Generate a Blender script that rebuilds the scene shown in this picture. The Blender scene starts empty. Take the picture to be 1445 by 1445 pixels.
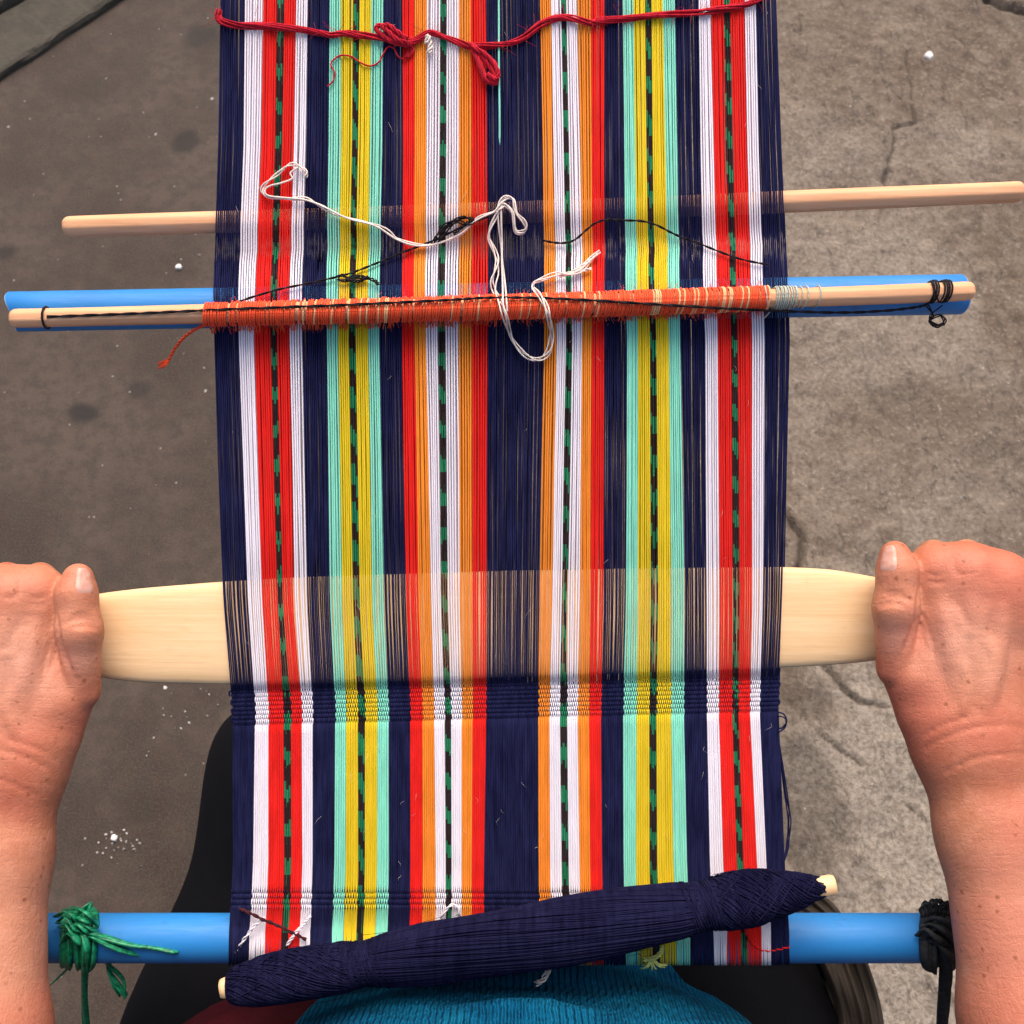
import bpy, math, random
import numpy as np
from mathutils import Vector, Matrix

# ------------------------------------------------------------------ camera, light, exposure
TILT = math.radians(25.0)      # the loom climbs away from the weaver by this angle
D = 0.60                       # camera to warp plane
W = 0.60                       # width of the picture in the warp plane
Z0 = 0.73                      # height of the warp plane under the lens
NPX = 1445.0
CX = CY = 722.5
S = W / NPX
ct, st = math.cos(TILT), math.sin(TILT)
AX = np.array((1.0, 0, 0)); AV = np.array((0, ct, st)); AN = np.array((0, -st, ct))
ORI = np.array((0, 0, Z0))

scene = bpy.context.scene
COL = scene.collection
cam_d = bpy.data.cameras.new("camera"); cam = bpy.data.objects.new("camera", cam_d); COL.objects.link(cam)
cam.location = tuple(ORI + AN * D); cam.rotation_euler = (TILT, 0, 0)
cam_d.sensor_width = 36.0; cam_d.lens = 36.0 * D / W
cam_d.clip_start = 0.01; cam_d.clip_end = 200
cam_d.dof.use_dof = True; cam_d.dof.focus_distance = D; cam_d.dof.aperture_fstop = 20
scene.camera = cam

SUN_EL, SUN_AZ = math.radians(56), math.radians(4)     # azimuth from +Y towards +X
world = bpy.data.worlds.new("World"); scene.world = world; world.use_nodes = True
wn = world.node_tree.nodes; wn.clear()
sky = wn.new("ShaderNodeTexSky"); sky.sky_type = 'NISHITA'; sky.sun_disc = False
sky.sun_elevation = SUN_EL; sky.sun_rotation = SUN_AZ
sky.air_density = 1.0; sky.dust_density = 6.0; sky.ozone_density = 0.6
bg = wn.new("ShaderNodeBackground"); bg.inputs[1].default_value = 0.15
wo = wn.new("ShaderNodeOutputWorld")
world.node_tree.links.new(sky.outputs[0], bg.inputs[0]); world.node_tree.links.new(bg.outputs[0], wo.inputs[0])
sun_d = bpy.data.lights.new("sun", 'SUN'); sun = bpy.data.objects.new("sun", sun_d); COL.objects.link(sun)
sun_d.energy = 1.45; sun_d.angle = math.radians(48); sun_d.color = (1.0, 0.86, 0.74)
sd = Vector((math.cos(SUN_EL) * math.sin(SUN_AZ), math.cos(SUN_EL) * math.cos(SUN_AZ), math.sin(SUN_EL)))
sun.rotation_euler = sd.to_track_quat('Z', 'Y').to_euler(); sun.location = (0, 1, 3)
scene.view_settings.view_transform = 'Standard'; scene.view_settings.look = 'None'
scene.view_settings.gamma = 1.0; scene.view_settings.exposure = 0.62

rng = np.random.default_rng(11)
random.seed(5)

# ------------------------------------------------------------------ coordinates
def P(px, py, h=0.0):
    """point of the loom, h metres above the warp plane, on the sight line of a photo point"""
    px = np.asarray(px, float); py = np.asarray(py, float); h = np.asarray(h, float)
    k = S * (D - h) / D
    x = (px - CX) * k; v = -(py - CY) * k
    return ORI + x[..., None] * AX + v[..., None] * AV + h[..., None] * AN
def Lm(x, v, h):
    x = np.asarray(x, float); v = np.asarray(v, float); h = np.asarray(h, float)
    return ORI + x[..., None] * AX + v[..., None] * AV + h[..., None] * AN
def G(px, py, z=0.0):
    c = ORI + AN * D
    d = ((np.asarray(px, float) - CX) * S / D)[..., None] * AX - ((np.asarray(py, float) - CY) * S / D)[..., None] * AV - AN
    t = (z - c[2]) / d[..., 2]
    return c + t[..., None] * d

# ------------------------------------------------------------------ objects
def prop(o, label=None, cat=None, group=None, kind=None):
    if label: o["label"] = label
    if cat: o["category"] = cat
    if group: o["group"] = group
    if kind: o["kind"] = kind
    return o
def thing(name, base, label, cat, group=None):
    o = bpy.data.objects.new(name, None); COL.objects.link(o)
    o.location = tuple(base); o.empty_display_size = 0.02
    prop(o, label, cat, group)
    return o
def world_base(o):
    b = np.zeros(3)
    while o is not None:
        b = b + np.array(o.location); o = o.parent
    return b
def mk(name, verts, faces, mats, parent=None, base=None, smooth=True, midx=None, attrs=None):
    verts = np.asarray(verts, float)
    if parent is not None:
        pb = world_base(parent); b = pb if base is None else np.asarray(base, float)
        loc = b - pb
    else:
        if base is None:
            base = verts.mean(0); base[2] = verts[:, 2].min()
        b = np.asarray(base, float); loc = b
    me = bpy.data.meshes.new(name)
    v = (verts - b).astype(np.float32)
    if isinstance(faces, np.ndarray):
        n, k = faces.shape
        me.vertices.add(len(v)); me.vertices.foreach_set("co", v.ravel())
        me.loops.add(n * k); me.loops.foreach_set("vertex_index", faces.astype(np.int32).ravel())
        me.polygons.add(n)
        me.polygons.foreach_set("loop_start", np.arange(0, n * k, k, dtype=np.int32))
        me.polygons.foreach_set("loop_total", np.full(n, k, np.int32))
        me.update(calc_edges=True)
    else:
        me.from_pydata([tuple(q) for q in v], [], [tuple(f) for f in faces])
    me.validate()
    if not isinstance(mats, (list, tuple)): mats = [mats]
    for m in mats: me.materials.append(m)
    if midx is not None: me.polygons.foreach_set("material_index", np.asarray(midx, np.int32))
    me.polygons.foreach_set("use_smooth", np.full(len(me.polygons), bool(smooth)))
    if attrs:
        for an, av in attrs.items():
            a = me.attributes.new(an, 'FLOAT', 'POINT'); a.data.foreach_set("value", np.asarray(av, np.float32))
    me.update()
    o = bpy.data.objects.new(name, me); COL.objects.link(o)
    if parent is not None: o.parent = parent
    o.location = tuple(loc)
    return o

class MB:
    """collects tubes and lofts for one mesh"""
    def __init__(self): self.v = []; self.f = []; self.m = []; self.n = 0
    def grid(self, rings, closed=True, mat=0, facemat=None):
        """rings: (n, s, 3)"""
        n, s, _ = rings.shape
        idx = np.arange(n * s).reshape(n, s) + self.n
        if closed: nx = np.roll(idx, -1, 1)
        else: nx = idx[:, 1:]; idx = idx[:, :-1]
        q = np.stack([idx[:-1], nx[:-1], nx[1:], idx[1:]], -1)
        self.f.append(q.reshape(-1, 4))
        if facemat is None: mm = np.full(q.shape[0] * q.shape[1], mat)
        else: mm = np.repeat(np.asarray(facemat), q.shape[1])
        self.m.append(mm); self.v.append(rings.reshape(-1, 3)); self.n += n * s
    def tube(self, path, r, sides=6, mat=0, ref=None, taper=True, flat=1.0, facemat=None):
        path = np.asarray(path, float); n = len(path)
        r = np.broadcast_to(np.asarray(r, float), (n,)).copy()
        t = np.gradient(path, axis=0); t /= np.linalg.norm(t, axis=1)[:, None] + 1e-12
        if ref is not None:
            b = np.broadcast_to(ref, t.shape); b = b - (b * t).sum(1)[:, None] * t
            b /= np.linalg.norm(b, axis=1)[:, None] + 1e-12
        else:
            b = np.zeros_like(t); c = np.array((0.0, 0.0, 1.0)) if abs(t[0, 2]) < .9 else np.array((1.0, 0, 0))
            for i in range(n):
                c = c - c.dot(t[i]) * t[i]; c = c / (np.linalg.norm(c) + 1e-12); b[i] = c
        c2 = np.cross(t, b)
        if taper:
            path = np.vstack([path[:1], path, path[-1:]]); b = np.vstack([b[:1], b, b[-1:]]); c2 = np.vstack([c2[:1], c2, c2[-1:]])
            r = np.concatenate([[r[0] * .02], r, [r[-1] * .02]])
            if facemat is not None: facemat = np.concatenate([facemat[:1], facemat, facemat[-1:]])
        a = np.linspace(0, 2 * math.pi, sides, endpoint=False)
        rings = path[:, None, :] + r[:, None, None] * (np.cos(a)[None, :, None] * b[:, None, :] + flat * np.sin(a)[None, :, None] * c2[:, None, :])
        self.grid(rings, True, mat, facemat)
    def build(self, name, mats, parent=None, base=None, smooth=True):
        return mk(name, np.vstack(self.v), np.vstack(self.f), mats, parent, base, smooth, np.concatenate(self.m))

def spline(pts, per=10):
    p = np.asarray(pts, float); p = np.vstack([2 * p[0] - p[1], p, 2 * p[-1] - p[-2]])
    out = []
    for i in range(1, len(p) - 2):
        a, b, c, d = p[i - 1], p[i], p[i + 1], p[i + 2]
        for u in np.linspace(0, 1, per, endpoint=False):
            out.append(.5 * ((2 * b) + (c - a) * u + (2 * a - 5 * b + 4 * c - d) * u * u + (3 * b - a - 3 * c + d) * u ** 3))
    out.append(p[-2]); return np.array(out)
def pxpath(pts, per=10):
    s = spline(pts, per); return P(s[:, 0], s[:, 1], s[:, 2])
def strands(mb, path, n, spread, r, turns=6.0, mat=0, seed=0, sides=5, wob=0.0):
    g = np.random.default_rng(seed); L = np.linspace(0, 1, len(path))
    t = np.gradient(path, axis=0); t /= np.linalg.norm(t, axis=1)[:, None] + 1e-12
    b = np.cross(t, AN); b /= np.linalg.norm(b, axis=1)[:, None] + 1e-9; c = np.cross(t, b)
    for i in range(n):
        ph = 2 * math.pi * i / n + g.uniform(-.3, .3); rad = spread * g.uniform(.7, 1.15) if n > 1 else 0
        w1 = np.sin(L * g.uniform(9, 25) + g.uniform(0, 6)) * wob
        ang = ph + turns * 2 * math.pi * L
        q = path + (np.cos(ang) * rad + w1)[:, None] * b + (np.sin(ang) * rad)[:, None] * c
        mb.tube(q, r, sides, mat)

def vnoise(x, y, seed=0):
    def hsh(i, j):
        i = i.astype(np.int64); j = j.astype(np.int64)
        n = (i * 374761393 + j * 668265263 + seed * 974634533) & 0x7fffffff
        n = ((n ^ (n >> 13)) * 1274126177) & 0x7fffffff
        return ((n ^ (n >> 16)) & 0xffff) / 65535.0
    x0 = np.floor(x); y0 = np.floor(y); fx = x - x0; fy = y - y0
    fx = fx * fx * (3 - 2 * fx); fy = fy * fy * (3 - 2 * fy)
    a = hsh(x0, y0); b = hsh(x0 + 1, y0); c = hsh(x0, y0 + 1); d = hsh(x0 + 1, y0 + 1)
    return (a * (1 - fx) + b * fx) * (1 - fy) + (c * (1 - fx) + d * fx) * fy
def fbm(x, y, oct=4, seed=0):
    t = 0; a = .5
    for o in range(oct):
        t = t + a * vnoise(x * 2 ** o, y * 2 ** o, seed + o); a *= .5
    return t

# ------------------------------------------------------------------ materials
def nd(nt, typ, **kw):
    n = nt.nodes.new(typ)
    for k, v in kw.items(): setattr(n, k, v)
    return n
def new_mat(name):
    m = bpy.data.materials.new(name); m.use_nodes = True
    nt = m.node_tree; return m, nt, nt.nodes["Principled BSDF"]
def mixc(nt, fac, a, b, typ='MIX'):
    n = nt.nodes.new("ShaderNodeMix"); n.data_type = 'RGBA'; n.blend_type = typ
    for sock, val in ((n.inputs[0], fac), (n.inputs[6], a), (n.inputs[7], b)):
        if hasattr(val, "links") or hasattr(val, "is_output"): nt.links.new(val, sock)
        elif isinstance(val, (int, float)): sock.default_value = val
        else: sock.default_value = (*val, 1) if len(val) == 3 else val
    return n.outputs[2]
def noise(nt, vec, scale, detail=3.0, rough=.55, dist=0.0):
    n = nt.nodes.new("ShaderNodeTexNoise"); n.inputs["Scale"].default_value = scale
    n.inputs["Detail"].default_value = detail; n.inputs["Roughness"].default_value = rough; n.inputs["Distortion"].default_value = dist
    if vec is not None: nt.links.new(vec, n.inputs["Vector"])
    return n.outputs["Fac"]
def ramp(nt, fac, lo, hi, a=0.0, b=1.0):
    n = nt.nodes.new("ShaderNodeMapRange"); n.inputs[1].default_value = lo; n.inputs[2].default_value = hi
    n.inputs[3].default_value = a; n.inputs[4].default_value = b; n.interpolation_type = 'SMOOTHSTEP'
    nt.links.new(fac, n.inputs[0]); return n.outputs[0]
def math_(nt, op, a, b=None):
    n = nt.nodes.new("ShaderNodeMath"); n.operation = op
    for s, v in ((n.inputs[0], a), (n.inputs[1], b)):
        if v is None: continue
        if isinstance(v, (int, float)): s.default_value = v
        else: nt.links.new(v, s)
    return n.outputs[0]
def ocoord(nt, scale=(1, 1, 1), rot=(0, 0, 0)):
    tc = nt.nodes.new("ShaderNodeTexCoord"); mp = nt.nodes.new("ShaderNodeMapping")
    mp.inputs["Scale"].default_value = scale; mp.inputs["Rotation"].default_value = rot
    nt.links.new(tc.outputs["Object"], mp.inputs[0]); return mp.outputs[0]
def bump(nt, p, height, strength=.3, dist=.001, prev=None):
    b = nt.nodes.new("ShaderNodeBump"); b.inputs["Strength"].default_value = strength; b.inputs["Distance"].default_value = dist
    nt.links.new(height, b.inputs["Height"])
    if prev is not None: nt.links.new(prev, b.inputs["Normal"])
    nt.links.new(b.outputs[0], p.inputs["Normal"]); return b.outputs[0]
def attr(nt, name):
    a = nt.nodes.new("ShaderNodeAttribute"); a.attribute_name = name; return a.outputs["Fac"]

def thread_mat(name, c, var=.22, rough=.85, sheen=.15):
    m, nt, p = new_mat(name)
    v = ocoord(nt, (1, .12, .12)); n1 = noise(nt, v, 420, 2); n2 = noise(nt, ocoord(nt), 35, 3)
    n3 = noise(nt, ocoord(nt), 1500, 2)
    f = math_(nt, 'ADD', math_(nt, 'MULTIPLY', n1, .5), math_(nt, 'ADD', math_(nt, 'MULTIPLY', n2, .25), math_(nt, 'MULTIPLY', n3, .25)))
    dark = tuple(x * (1 - var * 1.3) for x in c); lite = tuple(min(.95, x * (1 + var * .9) + .006) for x in c)
    nt.links.new(mixc(nt, ramp(nt, f, .3, .7), dark, lite), p.inputs["Base Color"])
    p.inputs["Roughness"].default_value = rough
    p.inputs["Specular IOR Level"].default_value = .07
    p.inputs["Sheen Weight"].default_value = sheen * .4; p.inputs["Sheen Roughness"].default_value = .5
    bump(nt, p, n3, .35, .0003)
    return m
NAVY_SHADED = thread_mat("shaded_navy_thread", (.0055, .0055, .031), .3, .95, .0)  # bobbin's navy, darkened in the colour for the shade of the weaver's body
NAVY = thread_mat("navy_thread", (.0105, .0120, .056), .35, .9, .0)
WHITE = thread_mat("white_thread", (.84, .79, .85), .06)
RED = thread_mat("red_thread", (.80, .013, .009), .12)
MINT = thread_mat("mint_thread", (.26, .74, .56), .12)
YELL = thread_mat("yellow_thread", (.76, .56, .015), .10)
ORNG = thread_mat("orange_thread", (.88, .27, .025), .12)
IKD = thread_mat("dark_dyed_thread", (.022, .011, .012), .3)
IKG = thread_mat("green_dyed_thread", (.012, .20, .085), .3)
CREAM = thread_mat("cream_thread", (.78, .68, .60), .12)
BLACK = thread_mat("black_thread", (.014, .010, .012), .3)
YARN = thread_mat("red_yarn", (.50, .006, .022), .25, .85, .3)
COIL = thread_mat("orange_heddle_thread", (.96, .095, .028), .10, .75, .2)
COIL2 = thread_mat("pale_orange_heddle_thread", (.92, .46, .22), .15, .75, .2)
GREYT = thread_mat("grey_green_thread", (.46, .50, .42), .2)
LIME = thread_mat("yellow_green_thread", (.62, .66, .20), .2)

def wood_mat(name, c1, c2, sc=1.0, rough=.55):
    m, nt, p = new_mat(name)
    v = ocoord(nt, (3, 60, 60)); g1 = noise(nt, v, 3.2 * sc, 4, .6, .4)
    v2 = ocoord(nt, (12, 260, 260)); g2 = noise(nt, v2, 3 * sc, 3, .6)
    g3 = noise(nt, ocoord(nt), 22, 3)
    f = math_(nt, 'ADD', math_(nt, 'MULTIPLY', g1, .55), math_(nt, 'ADD', math_(nt, 'MULTIPLY', g2, .25), math_(nt, 'MULTIPLY', g3, .2)))
    col = mixc(nt, ramp(nt, f, .32, .68), c1, c2)
    sp = noise(nt, ocoord(nt, (20, 60, 60)), 6, 2)
    col = mixc(nt, ramp(nt, sp, .74, .80, 0, .45), col, tuple(x * .55 for x in c1))
    g4 = noise(nt, ocoord(nt, (14, 40, 40)), 5, 5, .7); col = mixc(nt, ramp(nt, g4, .54, .74, 0, .25), col, tuple(x * y for x, y in zip(c1, (.78, .70, .60))))
    g5 = noise(nt, ocoord(nt, (40, 5, 5)), 9, 4, .7); col = mixc(nt, ramp(nt, g5, .66, .74, 0, .3), col, tuple(x * .6 for x in c1))
    nt.links.new(col, p.inputs["Base Color"]); p.inputs["Roughness"].default_value = rough
    p.inputs["Specular IOR Level"].default_value = .3
    bump(nt, p, math_(nt, 'ADD', g2, math_(nt, 'MULTIPLY', g4, .6)), .25, .0006)
    return m
WOOD = wood_mat("pale_wood", (.66, .325, .160), (.80, .450, .250))
BATTEN = wood_mat("batten_wood", (.83, .535, .27), (.92, .645, .365), .6, .45)

def plastic_mat(name, c, rough=.48, wear=.3):
    m, nt, p = new_mat(name)
    n1 = noise(nt, ocoord(nt), 14, 4); n2 = noise(nt, ocoord(nt, (8, 90, 90)), 6, 3); n3 = noise(nt, ocoord(nt), 900, 2)
    col = mixc(nt, ramp(nt, n1, .35, .7), tuple(x * .88 for x in c), c)
    col = mixc(nt, ramp(nt, n2, .66, .78, 0, wear), col, tuple(min(1, x * 1.25 + .05) for x in c))
    gr = noise(nt, ocoord(nt), 55, 6, .7); col = mixc(nt, ramp(nt, gr, .56, .72, 0, .55), col, tuple(x * .45 + .01 for x in c))
    sc = noise(nt, ocoord(nt, (6, 160, 160)), 9, 3, .7); col = mixc(nt, ramp(nt, sc, .66, .74, 0, .5), col, tuple(min(1, x + .12) for x in c))
    nt.links.new(col, p.inputs["Base Color"])
    rr = ramp(nt, n2, .3, .7, rough, rough + .18); nt.links.new(rr, p.inputs["Roughness"])
    bump(nt, p, n3, .12, .0004)
    return m
BLUE = plastic_mat("blue_plastic_pipe", (.014, .205, .56))
SCUFF = plastic_mat("scuffed_pale_blue_plastic", (.30, .45, .66), .6)

def strap_mat(name, c, rough, trans):
    m, nt, p = new_mat(name)
    n1 = noise(nt, ocoord(nt, (60, 60, 10)), 8, 3); n2 = noise(nt, ocoord(nt), 60, 3)
    nt.links.new(mixc(nt, ramp(nt, n1, .3, .7), tuple(x * .55 for x in c), tuple(min(1, x * 1.5) for x in c)), p.inputs["Base Color"])
    p.inputs["Roughness"].default_value = rough; p.inputs["Transmission Weight"].default_value = trans
    bump(nt, p, n2, .5, .002)
    return m
GREEN = strap_mat("green_plastic_raffia", (.010, .24, .11), .35, .10)
ROPE = strap_mat("black_cloth_strip", (.016, .017, .019), .9, 0)

def skin_mat():
    m, nt, p = new_mat("skin")
    oc = ocoord(nt)
    n1 = noise(nt, oc, 22, 4, .6); n2 = noise(nt, oc, 110, 4, .6); n3 = noise(nt, oc, 9, 3)
    base = mixc(nt, ramp(nt, n1, .3, .7), (.405, .140, .066), (.545, .214, .116))
    base = mixc(nt, ramp(nt, n2, .42, .72, 0, .5), base, (.62, .265, .165))
    base = mixc(nt, ramp(nt, n3, .46, .64, 0, .6), base, (.46, .105, .062))
    n4 = noise(nt, ocoord(nt, (1, .35, .6)), 330, 4, .65); base = mixc(nt, ramp(nt, n4, .52, .72, 0, .35), base, (.44, .13, .065))
    base = mixc(nt, math_(nt, 'MULTIPLY', attr(nt, "red"), .6), base, (.60, .165, .098))
    base = mixc(nt, math_(nt, 'MULTIPLY', attr(nt, "pale"), .55), base, (.72, .36, .25))
    vor = nd(nt, "ShaderNodeTexVoronoi"); vor.inputs["Scale"].default_value = 165; nt.links.new(oc, vor.inputs["Vector"])
    wn_ = noise(nt, oc, 320, 3)
    dd = math_(nt, 'ADD', vor.outputs["Distance"], math_(nt, 'MULTIPLY', wn_, .34))
    sepc = nd(nt, "ShaderNodeSeparateColor"); nt.links.new(vor.outputs["Color"], sepc.inputs[0])
    spot = math_(nt, 'MULTIPLY', ramp(nt, dd, .24, .42, 1, 0), ramp(nt, sepc.outputs[0], .38, .85))
    base = mixc(nt, math_(nt, 'MULTIPLY', spot, .8), base, (.27, .082, .036))
    nt.links.new(base, p.inputs["Base Color"])
    p.inputs["Roughness"].default_value = .50; p.inputs["Specular IOR Level"].default_value = .35
    p.inputs["Subsurface Weight"].default_value = .10
    p.inputs["Subsurface Radius"].default_value = (1.0, .35, .18); p.inputs["Subsurface Scale"].default_value = .006
    # fine skin lines and pores
    v2 = nd(nt, "ShaderNodeTexVoronoi"); v2.feature = 'DISTANCE_TO_EDGE'; v2.inputs["Scale"].default_value = 520
    nt.links.new(ocoord(nt, (1.0, .55, .8)), v2.inputs["Vector"])
    lines = noise(nt, ocoord(nt, (1.0, .22, .5), (0, 0, .25)), 420, 4, .6, 1.2)
    wr = noise(nt, ocoord(nt, (.28, 1.5, .8)), 130, 4, .6, 1.5)
    b1 = bump(nt, p, ramp(nt, v2.outputs["Distance"], 0, .12), .22, .0005)
    b2 = bump(nt, p, lines, .34, .0009, b1)
    b3 = bump(nt, p, wr, .26, .0014, b2)
    cr = bump(nt, p, attr(nt, "crease"), .9, .0012, b3)
    return m
SKIN = skin_mat()
def nail_mat():
    m, nt, p = new_mat("fingernail")
    n1 = noise(nt, ocoord(nt), 300, 2)
    c = mixc(nt, ramp(nt, n1, .3, .7), (.54, .25, .18), (.62, .34, .265))
    nt.links.new(c, p.inputs["Base Color"]); p.inputs["Roughness"].default_value = .36
    return m
NAIL = nail_mat()

def knit_mat():
    m, nt, p = new_mat("teal_knit")
    oc = ocoord(nt)
    def wave(direction, scale, dist, vec):
        w = nd(nt, "ShaderNodeTexWave"); w.wave_type = 'BANDS'; w.bands_direction = direction; w.inputs["Scale"].default_value = scale
        w.inputs["Distortion"].default_value = dist; w.inputs["Detail"].default_value = 2; w.inputs["Detail Scale"].default_value = 1.2
        nt.links.new(vec, w.inputs["Vector"]); return w.outputs["Fac"]
    ribs = wave('X', 82, 2.6, oc); st = wave('DIAGONAL', 130, 3.5, oc); rows = wave('Y', 26, 5.0, oc)
    n1 = noise(nt, oc, 14, 3); n2 = noise(nt, oc, 500, 2); n3 = noise(nt, oc, 60, 3)
    hgt = math_(nt, 'ADD', math_(nt, 'MULTIPLY', ribs, 1.0), math_(nt, 'ADD', math_(nt, 'MULTIPLY', st, .22), math_(nt, 'MULTIPLY', rows, .55)))
    col = mixc(nt, ramp(nt, n1, .3, .7), (.002, .072, .165), (.0045, .122, .24))
    col = mixc(nt, ramp(nt, n3, .5, .75, 0, .5), col, (.008, .17, .28))
    nt.links.new(col, p.inputs["Base Color"]); p.inputs["Roughness"].default_value = .95; p.inputs["Specular IOR Level"].default_value = .05
    b = bump(nt, p, hgt, .9, .004); bump(nt, p, n2, .5, .001, b)
    return m
KNIT = knit_mat()
def cloth_mat(name, c, var=.3, rough=.9):
    m, nt, p = new_mat(name)
    n1 = noise(nt, ocoord(nt), 12, 4); n2 = noise(nt, ocoord(nt), 700, 2)
    nt.links.new(mixc(nt, ramp(nt, n1, .3, .7), tuple(x * (1 - var) for x in c), tuple(x * (1 + var) for x in c)), p.inputs["Base Color"])
    p.inputs["Roughness"].default_value = rough; p.inputs["Specular IOR Level"].default_value = .12; bump(nt, p, n2, .4, .001)
    return m
SKIRT = cloth_mat("black_skirt_cloth", (.0045, .0045, .006))
BROWN = cloth_mat("dark_brown_leather", (.062, .048, .036), .35, .55)
SASH = cloth_mat("dark_red_cloth", (.055, .004, .008), .35)

def floor_mat():
    m, nt, p = new_mat("old_concrete")
    oc = ocoord(nt)
    # left: smooth trowelled brown cement
    a1 = noise(nt, oc, 3.6, 6, .66); a2 = noise(nt, oc, 45, 5, .65); a3 = noise(nt, oc, 420, 3, .7)
    smooth = mixc(nt, ramp(nt, a1, .36, .62), (.036, .0235, .0175), (.073, .052, .040))
    smooth = mixc(nt, ramp(nt, a2, .40, .66, 0, .75), smooth, (.036, .029, .022))
    smooth = mixc(nt, ramp(nt, a3, .42, .70, 0, .6), smooth, (.090, .072, .058))
    # right: worn rough concrete
    b1 = noise(nt, oc, 5.5, 8, .68, .15); b2 = noise(nt, oc, 30, 8, .72, .1); b3 = noise(nt, oc, 170, 6, .75); b4 = noise(nt, oc, 1.6, 4, .6); b5 = noise(nt, ocoord(nt, (1, .35, 1), (0, 0, .7)), 60, 5, .65, 1.0)
    rough = mixc(nt, ramp(nt, b1, .36, .66), (.105, .074, .051), (.168, .129, .095))
    rough = mixc(nt, ramp(nt, b2, .44, .68, 0, .60), rough, (.235, .190, .145))
    rough = mixc(nt, ramp(nt, b2, .47, .30, 0, .55), rough, (.080, .059, .043))
    rough = mixc(nt, ramp(nt, b4, .42, .62, 0, .55), rough, (.125, .095, .070))
    rough = mixc(nt, ramp(nt, b5, .56, .66, 0, .5), rough, (.075, .058, .044))
    rough = mixc(nt, ramp(nt, b3, .47, .33, 0, .8), rough, (.062, .048, .037))
    rough = mixc(nt, ramp(nt, b3, .55, .68, 0, .7), rough, (.33, .285, .235))
    pal = mixc(nt, ramp(nt, b3, .38, .6), (.20, .165, .13), (.37, .325, .27))
    rough = mixc(nt, math_(nt, 'MULTIPLY', attr(nt, "worn"), .8), rough, pal)
    col = mixc(nt, attr(nt, "rough"), smooth, rough)
    col = mixc(nt, attr(nt, "stain"), col, (.024, .020, .018))
    col = mixc(nt, math_(nt, 'MULTIPLY', attr(nt, "crack"), .8), col, (.045, .036, .029))
    # specks of lime and grit
    vo = nd(nt, "ShaderNodeTexVoronoi"); vo.inputs["Scale"].default_value = 75; nt.links.new(oc, vo.inputs["Vector"])
    sc = nd(nt, "ShaderNodeSeparateColor"); nt.links.new(vo.outputs["Color"], sc.inputs[0])
    sp = math_(nt, 'MULTIPLY', ramp(nt, vo.outputs["Distance"], .05, .13, 1, 0), ramp(nt, sc.outputs[1], .86, .90))
    col = mixc(nt, math_(nt, 'MULTIPLY', sp, .7), col, (.42, .38, .34))
    nt.links.new(col, p.inputs["Base Color"])
    p.inputs["Roughness"].default_value = .86; p.inputs["Specular IOR Level"].default_value = .3
    h = math_(nt, 'ADD', math_(nt, 'MULTIPLY', b2, .7), math_(nt, 'ADD', math_(nt, 'MULTIPLY', b3, .6), math_(nt, 'MULTIPLY', ramp(nt, b5, .54, .66, 0, 1), -.35)))
    hm = math_(nt, 'MULTIPLY', h, ramp(nt, attr(nt, "rough"), 0, 1, .22, 1))
    b = bump(nt, p, hm, .75, .006); bump(nt, p, a3, .25, .0015, b)
    return m
FLOOR = floor_mat()
def kerb_mat():
    m, nt, p = new_mat("mossy_kerb_concrete")
    oc = ocoord(nt); a = noise(nt, oc, 6, 5, .6); b = noise(nt, oc, 60, 5, .7); c = noise(nt, oc, 300, 3)
    col = mixc(nt, ramp(nt, a, .35, .65), (.036, .033, .021), (.070, .056, .042))
    col = mixc(nt, ramp(nt, b, .5, .75, 0, .5), col, (.085, .07, .05))
    nt.links.new(col, p.inputs["Base Color"]); p.inputs["Roughness"].default_value = .9
    bump(nt, p, math_(nt, 'ADD', b, c), .5, .004); return m
KERB = kerb_mat()
def grit_mat():
    m, nt, p = new_mat("pale_grit"); n = noise(nt, ocoord(nt), 70, 3, .7)
    nt.links.new(mixc(nt, ramp(nt, n, .35, .65), (.16, .14, .12), (.62, .59, .56)), p.inputs["Base Color"])
    p.inputs["Roughness"].default_value = .95; return m
GRIT = grit_mat()
def chalk_mat():
    m, nt, p = new_mat("white_plaster"); n = noise(nt, ocoord(nt), 120, 3)
    nt.links.new(mixc(nt, ramp(nt, n, .3, .7), (.62, .58, .55), (.82, .80, .78)), p.inputs["Base Color"])
    p.inputs["Roughness"].default_value = .9; return m
CHALK = chalk_mat()

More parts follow.
